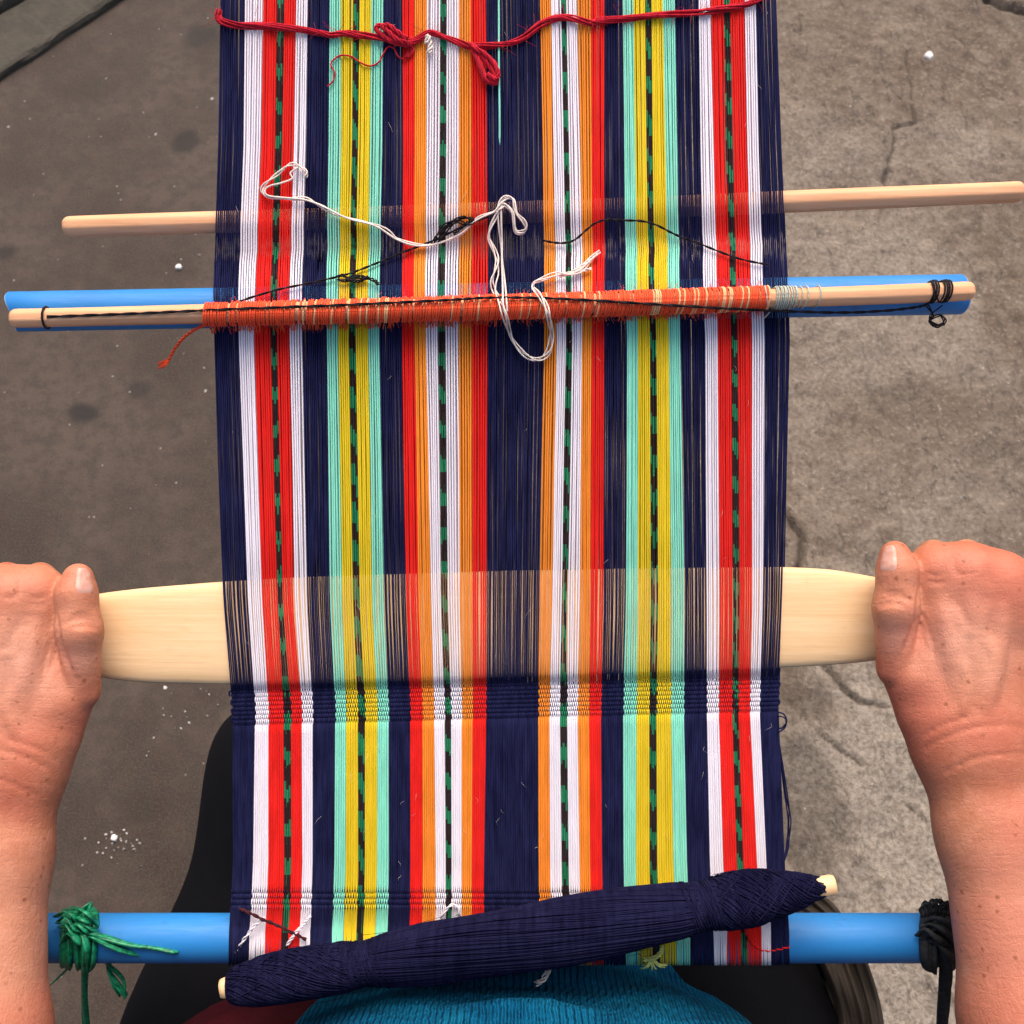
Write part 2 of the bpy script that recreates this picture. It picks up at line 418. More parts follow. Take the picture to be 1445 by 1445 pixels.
# ------------------------------------------------------------------ floor
def seg_dist(X, Y, pts):
    d = np.full(X.shape, 9.0); w = np.zeros(X.shape); n = len(pts) - 1
    for i in range(n):
        a, b = pts[i][:2], pts[i + 1][:2]; ba = b - a
        t = np.clip(((X - a[0]) * ba[0] + (Y - a[1]) * ba[1]) / (ba @ ba), 0, 1)
        q = np.hypot(X - a[0] - t * ba[0], Y - a[1] - t * ba[1])
        m = q < d; d[m] = q[m]; w[m] = (i + t[m]) / n
    return d, w
def build_floor():
    def axis(lo, hi, step, far):
        core = np.arange(lo, hi, step); s = step; right = []; q = core[-1]
        while q < far: s *= 1.35; q += s; right.append(q)
        s = step; left = []; q = core[0]
        while q > -far: s *= 1.35; q -= s; left.append(q)
        return np.array(left[::-1] + list(core) + right)
    left = axis(-1.0, .10, .0065, 14); xs = np.concatenate([left[left < .0995], np.arange(.10, 1.0, .0036), 1.0 + np.cumsum(.004 * 1.35 ** np.arange(1, 26))])
    ys = axis(-.42, 1.42, .0040, 14)
    X, Y = np.meshgrid(xs, ys)
    edge = .04 + .10 * (fbm(X * 2.3 + 9, Y * 2.3, 3, 3) - .45)
    rough = 1 / (1 + np.exp(-(X - edge) / .035))
    Z = rough * (.020 * (fbm(X * 5, Y * 5, 3, 8) - .45) + .011 * (fbm(X * 22, Y * 22, 4, 21) - .45) + .006 * (fbm(X * 80, Y * 80, 3, 5) - .45))
    Z = Z + (1 - rough) * .0015 * (fbm(X * 14, Y * 14, 3, 4) - .45)
    crack = np.zeros_like(X)
    wob = .016 * (fbm(X * 22, Y * 22, 4, 77) - .47); wob2 = .016 * (fbm(X * 22 + 7, Y * 22, 4, 78) - .47)
    for pts, wd, dp in (([(1090, 690), (1112, 735), (1129, 762), (1122, 815), (1140, 900), (1166, 945), (1186, 968), (1212, 992), (1262, 1003)], .0040, .012),
                        ([(1120, 1000), (1150, 1030), (1188, 1062), (1230, 1085)], .0022, .004),
                        ([(1270, 60), (1286, 105), (1291, 170), (1262, 182), (1250, 245), (1242, 330)], .0028, .005),
                        ([(1386, -10), (1420, 8), (1460, 18)], .009, .015),
                        ([(1270, 1130), (1330, 1180), (1400, 1260)], .002, .004)):
        q = [G(*c) for c in pts]; d, w = seg_dist(X + wob, Y + wob2, q)
        taper = np.clip(np.minimum(w, 1 - w) * 6 + .3, 0, 1) * (.55 + .9 * fbm(X * 35, Y * 35, 3, 91))
        g = np.exp(-(d / (wd * taper)) ** 2) * taper
        Z -= dp * g; crack = np.maximum(crack, g)
    # raised spalled crust to the lower right
    d, _ = seg_dist(X + wob * 4, Y + wob2 * 4, [G(*c) for c in ((1180, 1010), (1260, 1130), (1330, 1330))])
    Z += .008 * (1 / (1 + np.exp(np.minimum((d - .06) / .006, 50))))
    stain = np.zeros_like(X); n1 = fbm(X * 30, Y * 30, 3, 55)
    for px, py, r, ry, a in ((122, 582, 19, 10, .95), (195, 550, 14, 11, .65), (262, 200, 15, 12, .85), (10, 356, 14, 9, .8), (283, 52, 24, 18, .75),
                          (135, 402, 20, 9, .4), (1140, 1140, 45, 85, .42), (1150, 990, 22, 20, .35), (130, 130, 26, 20, .2), (60, 1180, 60, 60, .18), (190, 1135, 25, 18, .25), (1120, 980, 30, 30, .2)):
        c = G(px, py); sc = np.linalg.norm(c - (ORI + AN * D)) * S / D
        q = np.hypot((X - c[0]) / (r * sc), (Y - c[1]) / (ry * sc * 1.2)) + (n1 - .45) * 1.3
        stain = np.maximum(stain, a / (1 + np.exp(np.minimum((q - 1) / .12, 50))))
    cw = G(1330, 1250); q = np.hypot((X - cw[0]) / .26, (Y - cw[1]) / .34) + (fbm(X * 9, Y * 9, 4, 66) - .46) * 2.2
    worn = .95 / (1 + np.exp(np.minimum((q - 1) / .18, 50))); cw = G(1200, 400); q = np.hypot((X - cw[0]) / .22, (Y - cw[1]) / .3) + (fbm(X * 8, Y * 8, 4, 67) - .46) * 2.6
    worn = np.maximum(worn, .45 / (1 + np.exp(np.minimum((q - 1) / .2, 50))))
    V = np.stack([X, Y, Z], -1).reshape(-1, 3)
    ny, nx = X.shape; idx = np.arange(ny * nx).reshape(ny, nx)
    F = np.stack([idx[:-1, :-1], idx[:-1, 1:], idx[1:, 1:], idx[1:, :-1]], -1).reshape(-1, 4)
    o = mk("ground", V, F, FLOOR, base=(0, 0, 0), attrs={"rough": rough.ravel(), "stain": stain.ravel(), "crack": np.clip(crack * 1.0, 0, 1).ravel(), "worn": worn.ravel()})
    o["kind"] = "structure"
build_floor()

def slab(name, a, b, width, height, mat):
    """a low kerb stone course from a to b, widening to its left"""
    a = a.copy(); b = b.copy(); d = (b - a); d[2] = 0; d /= np.linalg.norm(d); nrm = np.array((-d[1], d[0], 0))
    n = 90; rows = []
    bev = .008
    prof = [(0, -.05), (0, height - bev), (bev * .4, height - bev * .3), (bev, height), (width - bev, height), (width, height - bev), (width, -.05)]
    for i in range(n):
        t = i / (n - 1); c = a + (b - a) * t
        rows.append([c + nrm * (w + .004 * (vnoise(np.array(t * 60.), np.array(k * 3.), 3) - .5)) + np.array((0, 0, h + .003 * (vnoise(np.array(t * 80.), np.array(k * 5.), 9) - .5))) for k, (w, h) in enumerate(prof)])
    mb = MB(); mb.grid(np.array(rows), False); o = mb.build(name, mat, smooth=False); o["kind"] = "structure"
a = G(-260, 285); b = G(420, -160)
slab("kerb", a, b, .12, .014, KERB)
dirv = (b - a) / np.linalg.norm(b - a); nrm = np.array((-dirv[1], dirv[0], 0))
slab("step", a + nrm * .123, b + nrm * .123, .9, .030, KERB)

def chip(name, px, py, rpx, seed, label=None, cat=None, mat=CHALK):
    g = np.random.default_rng(seed); c = G(px, py); sc = np.linalg.norm(c - (ORI + AN * D)) * S / D
    n = 11; r = rpx * sc; th = np.linspace(0, 2 * math.pi, n, endpoint=False)
    rad = r * g.uniform(.7, 1.15, n); mb = MB(); rings = []
    for k, (s_, z) in enumerate(((1, -.003), (1.0, r * .28), (.72, r * .5), (.02, r * .55))):
        rings.append(np.stack([c[0] + np.cos(th) * rad * s_, c[1] + np.sin(th) * rad * s_, np.full(n, c[2] + z + .002) + g.uniform(-.05, .05, n) * r * (k > 0)], -1))
    mb.grid(np.array(rings)); o = mb.build(name, mat, smooth=False)
    if label: prop(o, label, cat)
    return o
chip("plaster_chip", 1310, 81, 6.5, 3, "white plaster chip lying on the rough concrete at the top right", "chip")
chip("plaster_chip", 162, 1183, 4.5, 8, "white plaster crumb on the dark cement beside the left forearm", "chip")
chip("plaster_chip", 253, 378, 4, 9, "small white crumb on dark floor just above left end of blue pipe under heddle rod", "chip")
def flecks():
    g = np.random.default_rng(4); mb = MB()
    spots = [(276, 330, 2), (282, 360, 2.5), (220, 190, 2), (300, 140, 2.5), (12, 180, 2), (288, 520, 2), (290, 552, 2.5), (1172, 240, 1.5), (1255, 540, 2.5), (1300, 548, 2), (1200, 150, 1.5), (1362, 700, 2), (233, 970, 3), (1390, 330, 1.5), (1320, 650, 1.5)]
    for _ in range(26): spots.append((float(g.normal(255, 38)), float(g.normal(1005, 30)), float(g.uniform(.4, 1.5) ** 1.3)))
    for _ in range(15): spots.append((float(g.uniform(20, 320)), float(g.uniform(100, 1300)), float(g.uniform(.4, .9))))
    for _ in range(30): spots.append((float(g.normal(165, 17)), float(g.normal(1187, 14)), float(g.uniform(.5, 1.9))))
    for _ in range(40): spots.append((float(g.uniform(1110, 1440)), float(g.uniform(50, 1440)), float(g.uniform(.4, 1.1))))
    for px, py, rp in spots:
        c = G(px, py); r = rp * np.linalg.norm(c - (ORI + AN * D)) * S / D; n = 6
        th = np.linspace(0, 2 * math.pi, n, endpoint=False); rad = r * g.uniform(.5, 1.3, n)
        z0 = c[2] - .004 if px > 700 else c[2] - .001
        rings = [np.stack([c[0] + np.cos(th) * rad * s_, c[1] + np.sin(th) * rad * s_, np.full(n, z0 + z)], -1) for s_, z in ((1, 0), (.9, .004 if px > 700 else .002), (.03, .0055 if px > 700 else .0028))]
        mb.grid(np.array(rings))
    prop(mb.build("plaster_specks", GRIT, smooth=False), "tiny pale plaster specks scattered over the concrete floor", "specks", kind="stuff")
flecks()

# ------------------------------------------------------------------ rods
def yl(x, y0, slope, quad=0.0): return y0 + slope * (x - CX) + quad * (x - CX) ** 2
ROD1 = (298.0, -.0372)       # centre line (photo) of the lease stick
TUBE = (427.0, -.0183)
HED = (433.0, -.0300, -1.0e-5)
BAT = (887.0, -.0250)
BARY = 1323.5
HB, RB = -.0115, .0140        # front bar: height of its axis, radius
def rod(mb, x0, x1, line, h, rad, sides=8, irr=.05, seed=1, endround=.004, mat=0, rot=.39):
    g = np.random.default_rng(seed); n = 60
    xs = np.linspace(x0, x1, n); pts = P(xs, yl(xs, *line), np.full(n, h))
    pts += np.outer(np.sin(np.linspace(0, 5, n) + seed) * .0006, AV)
    t = (pts[-1] - pts[0]); L = np.linalg.norm(t); t /= L
    s = np.linspace(0, L, n)
    u = AN - AN.dot(t) * t; u /= np.linalg.norm(u); w = np.cross(t, u)
    a = np.linspace(0, 2 * math.pi, sides, endpoint=False) + rot
    pr = 1 + g.uniform(-irr, irr, sides)
    # rounded facets: three points per facet corner
    ang = np.concatenate([[q - .13, q, q + .13] for q in a]); prr = np.repeat(pr, 3) * np.tile([.985, 1.0, .985], sides)
    rings = []
    def ring(c, r, i): 
        wv = 1 + .02 * np.sin(i * .31 + ang * 2 + seed)
        rr = r * prr * wv
        return c + np.outer(np.cos(ang) * rr, u) + np.outer(np.sin(ang) * rr, w)
    rings.append(ring(pts[0], rad * .02, 0)); rings.append(ring(pts[0], rad * .78, 0)); rings.append(ring(pts[0] + t * endround * .4, rad * .95, 0)); rings.append(ring(pts[0] + t * endround, rad, 0))
    for i in range(1, n - 1): rings.append(ring(pts[i], rad, i))
    e = pts[-1]
    rings.append(ring(e - t * endround, rad, n)); rings.append(ring(e - t * endround * .4, rad * .95, n)); rings.append(ring(e, rad * .78, n)); rings.append(ring(e, rad * .02, n))
    mb.grid(np.array(rings), True, mat)
mb = MB(); rod(mb, 92, 1442, ROD1, 0.0, .0062, seed=2)
prop(mb.build("lease_stick", WOOD), "pale wooden stick threaded through the warp above the blue pipe, farthest from the hands", "stick")

def pipe(name, x0, x1, line, h, rad, label, slant0=0.0, slant1=0.0, hx=None):
    mb = MB(); n = 50; sides = 40
    xs = np.linspace(x0, x1, n); pts = P(xs, yl(xs, *line), np.full(n, h)); t = pts[-1] - pts[0]; t /= np.linalg.norm(t)
    u = AN - AN.dot(t) * t; u /= np.linalg.norm(u); w = np.cross(t, u); a = np.linspace(0, 2 * math.pi, sides, endpoint=False)
    def ring(c, r, sl=0.0):
        off = sl * (np.sin(a * 1.0 + .7) + .25 * np.sin(3 * a)) 
        return c + np.outer(np.cos(a) * r, u) + np.outer(np.sin(a) * r, w) + np.outer(off, t)
    ri = rad - .0022
    R = [ring(pts[3], ri, 0), ring(pts[0] + t * .0006, ri, slant0), ring(pts[0], rad - .0006, slant0), ring(pts[0] + t * .0008, rad, slant0)]
    fm = [0, 1, 1, 0]
    for i in range(2, n - 2): R.append(ring(pts[i], rad)); fm.append(0)
    R += [ring(pts[-1] - t * .0008, rad, slant1), ring(pts[-1], rad - .0006, slant1), ring(pts[-1] - t * .0006, ri, slant1), ring(pts[-4], ri)]
    fm += [1, 1, 0]
    mb.grid(np.array(R), True, 0, np.array(fm[:len(R) - 1]))
    return prop(mb.build(name, [BLUE, SCUFF]), label, "pipe")
pipe("shed_pipe", 18, 1357, TUBE, 0.0, .0116, "bright blue plastic pipe inside the warp, under the orange-wound heddle rod", .0035, .001)
pipe("front_bar", 56, 1352, (BARY, 0.0), HB, RB, "blue plastic pipe across the weaver's lap that the striped warp ends wrap around", .001, .001)

# heddle rod and its windings
HH = .0205; HR = .0054
hb = P(722., HED[0], HH)
hed = thing("heddle_rod", hb, "pale wooden rod wound with orange heddle thread, lying over the blue pipe", "heddle rod")
mb = MB(); rod(mb, 17, 1372, HED, HH, HR, seed=6); mb.build("stick", WOOD, hed)
def coil(mb, x0, x1, pitch, rad, r, lean=2.0, skip=0.0, seed=0, mats=(0,), pm=None, per=14):
    """closed turns of thread round the heddle stick"""
    g = np.random.default_rng(seed); x = x0
    while x < x1:
        if g.random() < skip: x += pitch * g.uniform(.5, 1.5); continue
        a = np.linspace(-.2, 2 * math.pi + .2, per); le = lean * g.uniform(.6, 1.3)
        xx = x + le * np.cos(a - .6) + g.uniform(-.3, .3); R = rad * g.uniform(.99, 1.06)
        c = P(xx, yl(xx, *HED), np.full(per, HH))
        q = c + np.outer(np.cos(a) * R, AN) + np.outer(np.sin(a) * R, AV)
        mb.tube(q, r * g.uniform(.85, 1.1), 5, int(g.choice(mats, p=pm)), ref=AX, taper=False)
        x += pitch * g.uniform(.85, 1.25)
mb = MB()
coil(mb, 290, 380, 3.1, HR + .0009, .00058, 2.4, .16, 1, (0, 1), (.93, .07))
coil(mb, 380, 640, 2.9, HR + .0010, .00058, 2.6, .13, 2, (0, 1), (.86, .14))
coil(mb, 640, 900, 2.7, HR + .0013, .00058, 2.6, .05, 3, (0, 1), (.85, .15))
coil(mb, 900, 1082, 2.8, HR + .0012, .00058, 2.2, .04, 4, (0, 1), (.82, .18))
# heddle loops that drop from the rod to the threads below it, and fuzz
g = np.random.default_rng(77)
for i in range(130):
    x = g.uniform(296, 1082); y = yl(x, *HED)
    p = [(x, y + 13, HH - .002), (x + g.uniform(-2, 2), y + 19 + g.uniform(0, 3), HH - .007), (x + g.uniform(-3, 4), y + 23 + g.uniform(0, 8), .006), (x + g.uniform(-4, 5), y + 16, -.008)]
    mb.tube(pxpath(p, 4), .00038, 4, 0)
for i in range(150):
    x = g.uniform(300, 1076); y = yl(x, *HED) - 16
    p = [(x - 2, y + 4, HH + .002), (x, y - g.uniform(.5, 3), HH - .001), (x + 2, y + 2, HH - .006)]
    mb.tube(pxpath(p, 4), .0004, 4, 0)
for i in range(420):
    x = g.uniform(296, 1082); sgn = 1 if g.random() < .8 else -1
    y = yl(x, *HED) + sgn * g.uniform(12, 17); dx = g.uniform(-7, 7); l = g.uniform(4, 14)
    p = [(x, y, HH - .003), (x + dx * .4, y + sgn * l * .5, HH - .007), (x + dx, y + sgn * l, .012)]
    mb.tube(pxpath(p, 3), .00011, 3, 0)
mb.build("heddle_winding", [COIL, COIL2], hed)
mb = MB(); coil(mb, 1092, 1120, 3.0, HR + .0007, .00045, 1.2, 0, 5); coil(mb, 1120, 1134, 6, HR + .0006, .00042, 2.5, 0, 6); coil(mb, 1152, 1158, 8, HR + .0006, .00042, 2, 0, 7)
coil(mb, 1081, 1085, 5, HR + .0012, .00042, -3, 0, 8)
p = [(1092, 432, HH - .003), (1084, 443, .018), (1078, 449, .016)]; mb.tube(pxpath(p, 6), .0004, 5)
mb.build("grey_winding", GREYT, hed)
mb = MB()
coil(mb, 66, 68, 3, HR + .0005, .0006, 0, 0, 9)
coil(mb, 1311, 1318, 3.2, HR + .0006, .00055, 2.0, 0, 10); coil(mb, 1326, 1336, 3.0, HR + .0006, .00055, 2.0, 0, 11); coil(mb, 1320, 1323, 3.2, HR + .0006, .00055, -7, 0, 12)
path = pxpath([(66, 447, HH + .0056), (200, 442, HH + .0060), (330, 436, HH + .0066), (480, 430.5, HH + .0074), (620, 424, HH + .0076), (700, 420, HH + .0078), (800, 422, HH + .0080), (950, 431, HH + .0070), (1078, 438, HH + .0020), (1200, 441, HH - .0035), (1290, 434, HH - .002), (1318, 424, HH - .003)], 12)
strands(mb, path, 2, .0005, .00052, 26, seed=3)
strands(mb, pxpath([(1308, 430, HH - .004), (1316, 444, HH - .006), (1312, 455, HH - .008), (1325, 461, HH - .008), (1334, 452, HH - .008), (1325, 445, HH - .007), (1313, 452, HH - .006), (1322, 459, HH - .006), (1333, 457, HH - .007)], 8), 2, .0006, .00042, 3, seed=4)
strands(mb, pxpath([(1330, 431, HH - .003), (1312, 446, HH - .006), (1318, 458, HH - .007), (1331, 455, HH - .007), (1328, 446, HH - .006)], 8), 1, 0, .0004, 1, seed=5)
mb.build("black_cord", BLACK, hed)
mb = MB()
strands(mb, pxpath([(293, 440, HH + .003), (291, 456, HH - .002), (280, 462, HH - .006), (262, 474, .008), (248, 490, .004), (238, 508, .002)], 10), 2, .0006, .00055, 9, seed=6)
for i in range(16):
    x0, y0 = 238 + g.uniform(-2, 2), 508 + g.uniform(-2, 2)
    mb.tube(pxpath([(x0, y0, .002), (x0 - 4 + g.uniform(-3, 3), y0 + 4 + g.uniform(-3, 3), .003), (x0 - 11 + g.uniform(-5, 4), y0 + 8 + g.uniform(-4, 4), .002)], 4), .0003, 4)
mb.build("thread_end", COIL, hed)

# ------------------------------------------------------------------ batten
def batten():
    top = np.array([(58, 872), (75, 856), (100, 847), (135, 838), (200, 830), (310, 821), (430, 814), (600, 809), (722, 805), (900, 802), (1107, 800), (1170, 803), (1240, 815), (1285, 826), (1312, 838), (1330, 858)], float)
    bot = np.array([(58, 900), (75, 924), (100, 945), (140, 961), (200, 967), (325, 970), (430, 969), (600, 965), (722, 960), (900, 953), (1097, 946.5), (1180, 942), (1240, 936), (1285, 926), (1312, 910), (1330, 884)], float)
    xs = np.linspace(58, 1330, 120); yt = np.interp(xs, top[:, 0], top[:, 1]); yb = np.interp(xs, bot[:, 0], bot[:, 1]) - 4.0
    for _ in range(3):
        yt[1:-1] = (yt[:-2] + 2 * yt[1:-1] + yt[2:]) / 4; yb[1:-1] = (yb[:-2] + 2 * yb[1:-1] + yb[2:]) / 4
    pr = []
    for u in np.sin(np.linspace(-1, 1, 15) * math.pi / 2): pr.append((u, (1 - abs(u) ** 9) ** .5 * (1 - .28 * u * u)))
    for u in np.sin(np.linspace(1, -1, 15) * math.pi / 2)[1:-1]: pr.append((u, -(1 - abs(u) ** 9) ** .5 * (1 - .28 * u * u)))
    rings = []
    for x, a, b in zip(xs, yt, yb):
        ep = min(1.0, ((x - 57) / 40) ** .5, ((1331 - x) / 40) ** .5)
        rings.append([P((x), (a + b) / 2 + u * (b - a) / 2, .0040 * w * ep) for u, w in pr])
    mb = MB(); mb.grid(np.array(rings)); 
    prop(mb.build("weaving_batten", BATTEN), "broad pale wooden batten held at both ends and pushed through the warp", "batten")
batten()

# ------------------------------------------------------------------ the warp
CODE = "NWRGRWNMYGYMNROWGWORNOWGWORNMYGYMNWRGRWN"
ROWS = {
 0: [310.5,344.6,371.4,390.2,400.3,417,435.3,464.2,481,497.7,506.9,523.6,541.3,567.8,584.5,602.2,621.7,629.6,647.8,664.3,685.9,761.6,776.8,791.1,798.1,814,833.8,852.7,877.9,894,910.5,918.4,934.3,951.9,985.4,1002.8,1021,1029.3,1050,1066.7,1094.7],
 408: [300.5,336.3,360.7,382,391,407.9,426.2,459.7,478,493,501.7,519,535.8,567,583.6,599.7,618,627,647,665,688.6,767.7,783.5,798.8,806.4,822.5,835.9,853,882.5,899,915.4,923.6,942.5,959,992,1012,1030,1039,1059,1077,1112],
 480: [302,337,359,382,390.7,408,426.5,460.8,477,492,502,519.5,535.5,567,585,601,618,628,647,665.7,688,767.4,785,799,807.6,821.5,834.6,852.6,884.6,900,917.4,926,944,960,995,1013,1032,1040.7,1060.5,1079,1114],
 850: [314.5,349.4,369.8,391.6,398.8,414.8,433.7,465.7,483,499,507.8,525,541.9,573,590.7,607.6,623,631.4,648.8,666,686.6,761,778.5,792,800,819,832.8,851,883,899.7,918.6,928.8,947,966,996.5,1015.4,1034,1043,1061,1077,1105.5],
 1000: [328,360,379,400,410.5,425.6,441.6,473,488,505,515,532.6,548.5,578.5,596,612,627.6,636,651.7,666.9,686,759,775,790,799.7,815,831,848,879,898,916,926,946.5,965,997,1014,1033,1041.6,1057.6,1072,1097.7],
 1230: [329,356.7,379,401.7,411,426.5,441.6,471.5,487.5,505.8,515,531.7,549,579,596.5,614.8,629.4,637,651.7,665.7,683,759.6,776,792.4,802,818,833,849.7,879.7,897,916.6,927,950,970,1001.5,1021,1040,1048.8,1068.6,1082,1107]}
ROWS = {k: np.array(v) for k, v in ROWS.items()}
ROWS[200] = (ROWS[0] * .51 + ROWS[408] * .49) + np.interp(np.arange(41), [0, 10, 30, 40], [2.4, 1.0, 0, -1.0])
ROWS[-430] = CX - 20 + (ROWS[0] - CX) * .97
ROWS[1345] = 718 + (ROWS[1230] - 718) * 1.022
ROWS[1420] = ROWS[1345].copy()
KY = np.array(sorted(ROWS)); KX = np.array([ROWS[k] for k in KY])       # (rows, 41)
warp_base = P(718., 1000., 0.)
warp = thing("striped_warp", warp_base, "long striped warp of navy, white, red, orange, yellow and mint threads stretched on the loom", "warp")
MATS = dict(N=NAVY, W=WHITE, R=RED, G=IKD, M=MINT, Y=YELL, O=ORNG)
LBL = dict(N="navy blue", W="white", R="red", G="green and black mottled", M="mint green", Y="yellow", O="orange")
BR = 8; BP = 6.2; B0 = 984.5 - BR * BP / 2 + 6        # rows, spacing and first row of the woven band
CR = 4; CP = 8.0; C0 = 1257.0                          # the second woven band, by the bar
slB = -.025
def warp_keys(x, layer):
    """photo heights and warp heights of one thread that runs at photo column x"""
    up = layer == 0; sg = 1 if up else -1
    dr = yl(0, 0, ROD1[1]) * 0 + ROD1[1] * (x - CX); dt = TUBE[1] * (x - CX); db = slB * (x - CX)
    K = []
    K += [(-430, sg * .003), (-200, sg * .0038), (0, sg * .0048), (120, sg * .0056), (220, sg * .0066)]
    K += [(ROD1[0] - 12 + dr, sg * .0073), (ROD1[0] + dr, sg * .0076), (ROD1[0] + 12 + dr, sg * .0070)]
    K += [(ROD1[0] + 42 + dr, sg * .0030), (ROD1[0] + 62 + dr, sg * .0042)]
    a = TUBE[0] + dt
    K += [(a - 38, sg * .0098), (a - 22, sg * .0118), (a - 8, sg * .0127), (a + 6, sg * .0127), (a + 22, sg * .0117), (a + 40, sg * .0102)]
    K += [(540 + db, sg * .0096), (620 + db, sg * .0087), (700 + db, sg * .0078), (770 + db, sg * .0063)]
    K += [(803 + db, sg * .0050), (830 + db, sg * .0052), (887 + db, sg * .0052), (930 + db, sg * .0052), (950 + db, sg * .0050), (957 + db, sg * .0040)]
    y = B0 - BP * .5 + db; K.append((y, sg * .0010))
    A = .00085
    for r in range(BR):
        yy = B0 + r * BP + db; s = sg * (1 if r % 2 == 0 else -1)
        K += [(yy - BP * .26, s * A * .85), (yy, s * A), (yy + BP * .26, s * A * .85)]
    yy = B0 + BR * BP + db
    K += [(yy, sg * .00035), (yy + 12, sg * .0003), (1080, sg * .0003), (1150, sg * .0003), (1215, sg * .0003), (C0 - CP, sg * .0002)]
    for r in range(CR):
        yy = C0 + r * CP; s = sg * (1 if r % 2 == 0 else -1)
        K += [(yy - CP * .26, s * A * .85), (yy, s * A), (yy + CP * .26, s * A * .85)]
    return K
vb = float(-(BARY - CY) * S * (D - HB) / D)           # bar axis in the loom frame
def build_warp():
    period = 51.0
    for si, code in enumerate(CODE):
        wpx = float((KX[:, si + 1] - KX[:, si])[2:].mean())
        n = max(3, int(round(wpx / (3.1 if code != 'N' else 2.5))))
        mb = MB(); g = np.random.default_rng(100 + si)
        period = g.uniform(47, 60); ph0 = g.uniform(0, period) + np.interp(np.arange(1400), np.linspace(0, 1400, 20), g.normal(0, 7, 20))[0]
        jit = g.normal(0, 1.1, n)
        for layer in (1, 0):
            for j in range(n):
                fr = (j + (.5 if layer == 0 else 1.0)) / n
                fr = min(fr, 1 - .12 / n); fr2 = (j + .5) / n
                base_x = KX[:, si] * (1 - fr) + KX[:, si + 1] * fr
                K = warp_keys(float(np.interp(480, KY, base_x)), layer)
                y = np.array([k[0] for k in K]); h = np.array([k[1] for k in K])
                if code == 'G':            # more points so that the dyed lengths can change colour
                    yy = np.unique(np.round(np.concatenate([y, np.arange(-420, 960, 6.0), np.arange(1030, 1245, 6.0)]), 2))
                else:
                    yy = np.unique(np.round(np.concatenate([y, np.arange(-400, 960, 55.0), np.arange(1040, 1240, 40.0)]), 2))
                hh = np.interp(yy, y, h)
                xx = np.interp(yy, KY, base_x)
                loose = np.interp(yy, [-400, 250, 300, 420, 470, 600, 780, 960, 985, 1030, 1245, 1260], [.8, .9, .5, .5, .5, .9, 1.0, .7, .12, .25, .3, .15])
                w1 = np.interp(yy, np.linspace(-430, 1300, 9), g.normal(0, 1, 9)); w1 = w1 * loose * (.50 if code != 'N' else .70)
                hj = np.interp(yy, np.linspace(-430, 1300, 8), g.normal(0, .00035, 8)) * loose
                # at the little step below the lease stick the threads cross over
                xx = xx + w1 + (1.2 if layer == 0 else -.6) * np.exp(-((yy - (ROD1[0] + 52)) / 14.0) ** 2)
                pts = P(xx, yy, hh + hj)
                # round the front bar
                sg = 1 if layer == 0 else -1
                aa = np.radians(np.linspace(-34, 205, 15)); RR = RB + .0006 + (.0002 if layer == 0 else 0)
                vv = vb - RR * np.sin(aa); h2 = HB + RR * np.cos(aa)
                base_w = KX[:, si] * (1 - fr2) + KX[:, si + 1] * fr2; u1 = np.linspace(0, 1, 15) ** .6
                xb = np.interp(1310, KY, base_x) * (1 - u1) + np.interp(1310, KY, base_w) * u1 + np.linspace(0, 1, 15) * (np.interp(1345, KY, base_x) - np.interp(1310, KY, base_x)) + u1 * (jit[j] + g.normal(0, .2))
                kx = S * (D - h2) / D
                wrap = Lm((xb - CX) * kx, vv, h2)
                full = np.vstack([pts, wrap])
                r = np.interp(yy, [-430, 770, 830, 930, 965, 975, 1025, 1040, 1250, 1290], [.00053, .00053, .00047, .00047, .00050, .00062, .00062, .00062, .00062, .00050])
                if code == 'N': r = r * np.interp(yy, [700, 975, 980], [.80, .86, .92])
                inw = ((yy > B0 + slB * (xx - CX) - BP * .5) & (yy < B0 + (BR - .5) * BP + slB * (xx - CX))) | (yy > C0 - CP * .4)
                r = np.where(inw, .00044 if code != 'N' else .00050, r)
                r = np.concatenate([r, np.linspace(.00042, .00033, 15)])
                fm = None
                if code == 'G':
                    yl_ = np.concatenate([yy, np.full(15, 1300.0) + np.arange(15) * 5])
                    ph = ph0 + g.uniform(-8, 8) + np.interp(yl_, np.linspace(-430, 1400, 24), g.normal(0, 3.0, 24))
                    q = ((yl_ + ph) % period) / period
                    lim = .45 + g.uniform(-.08, .08)
                    fm = (q < lim).astype(int)
                mb.tube(full, r, 5, 0, ref=AX, taper=False, facemat=None if fm is None else fm[:-1] if False else fm)
        mats = [MATS[code]] if code != 'G' else [IKD, IKG]
        o = mb.build("warp_stripe", mats, warp)
        o["label"] = LBL[code] + " stripe of warp threads"
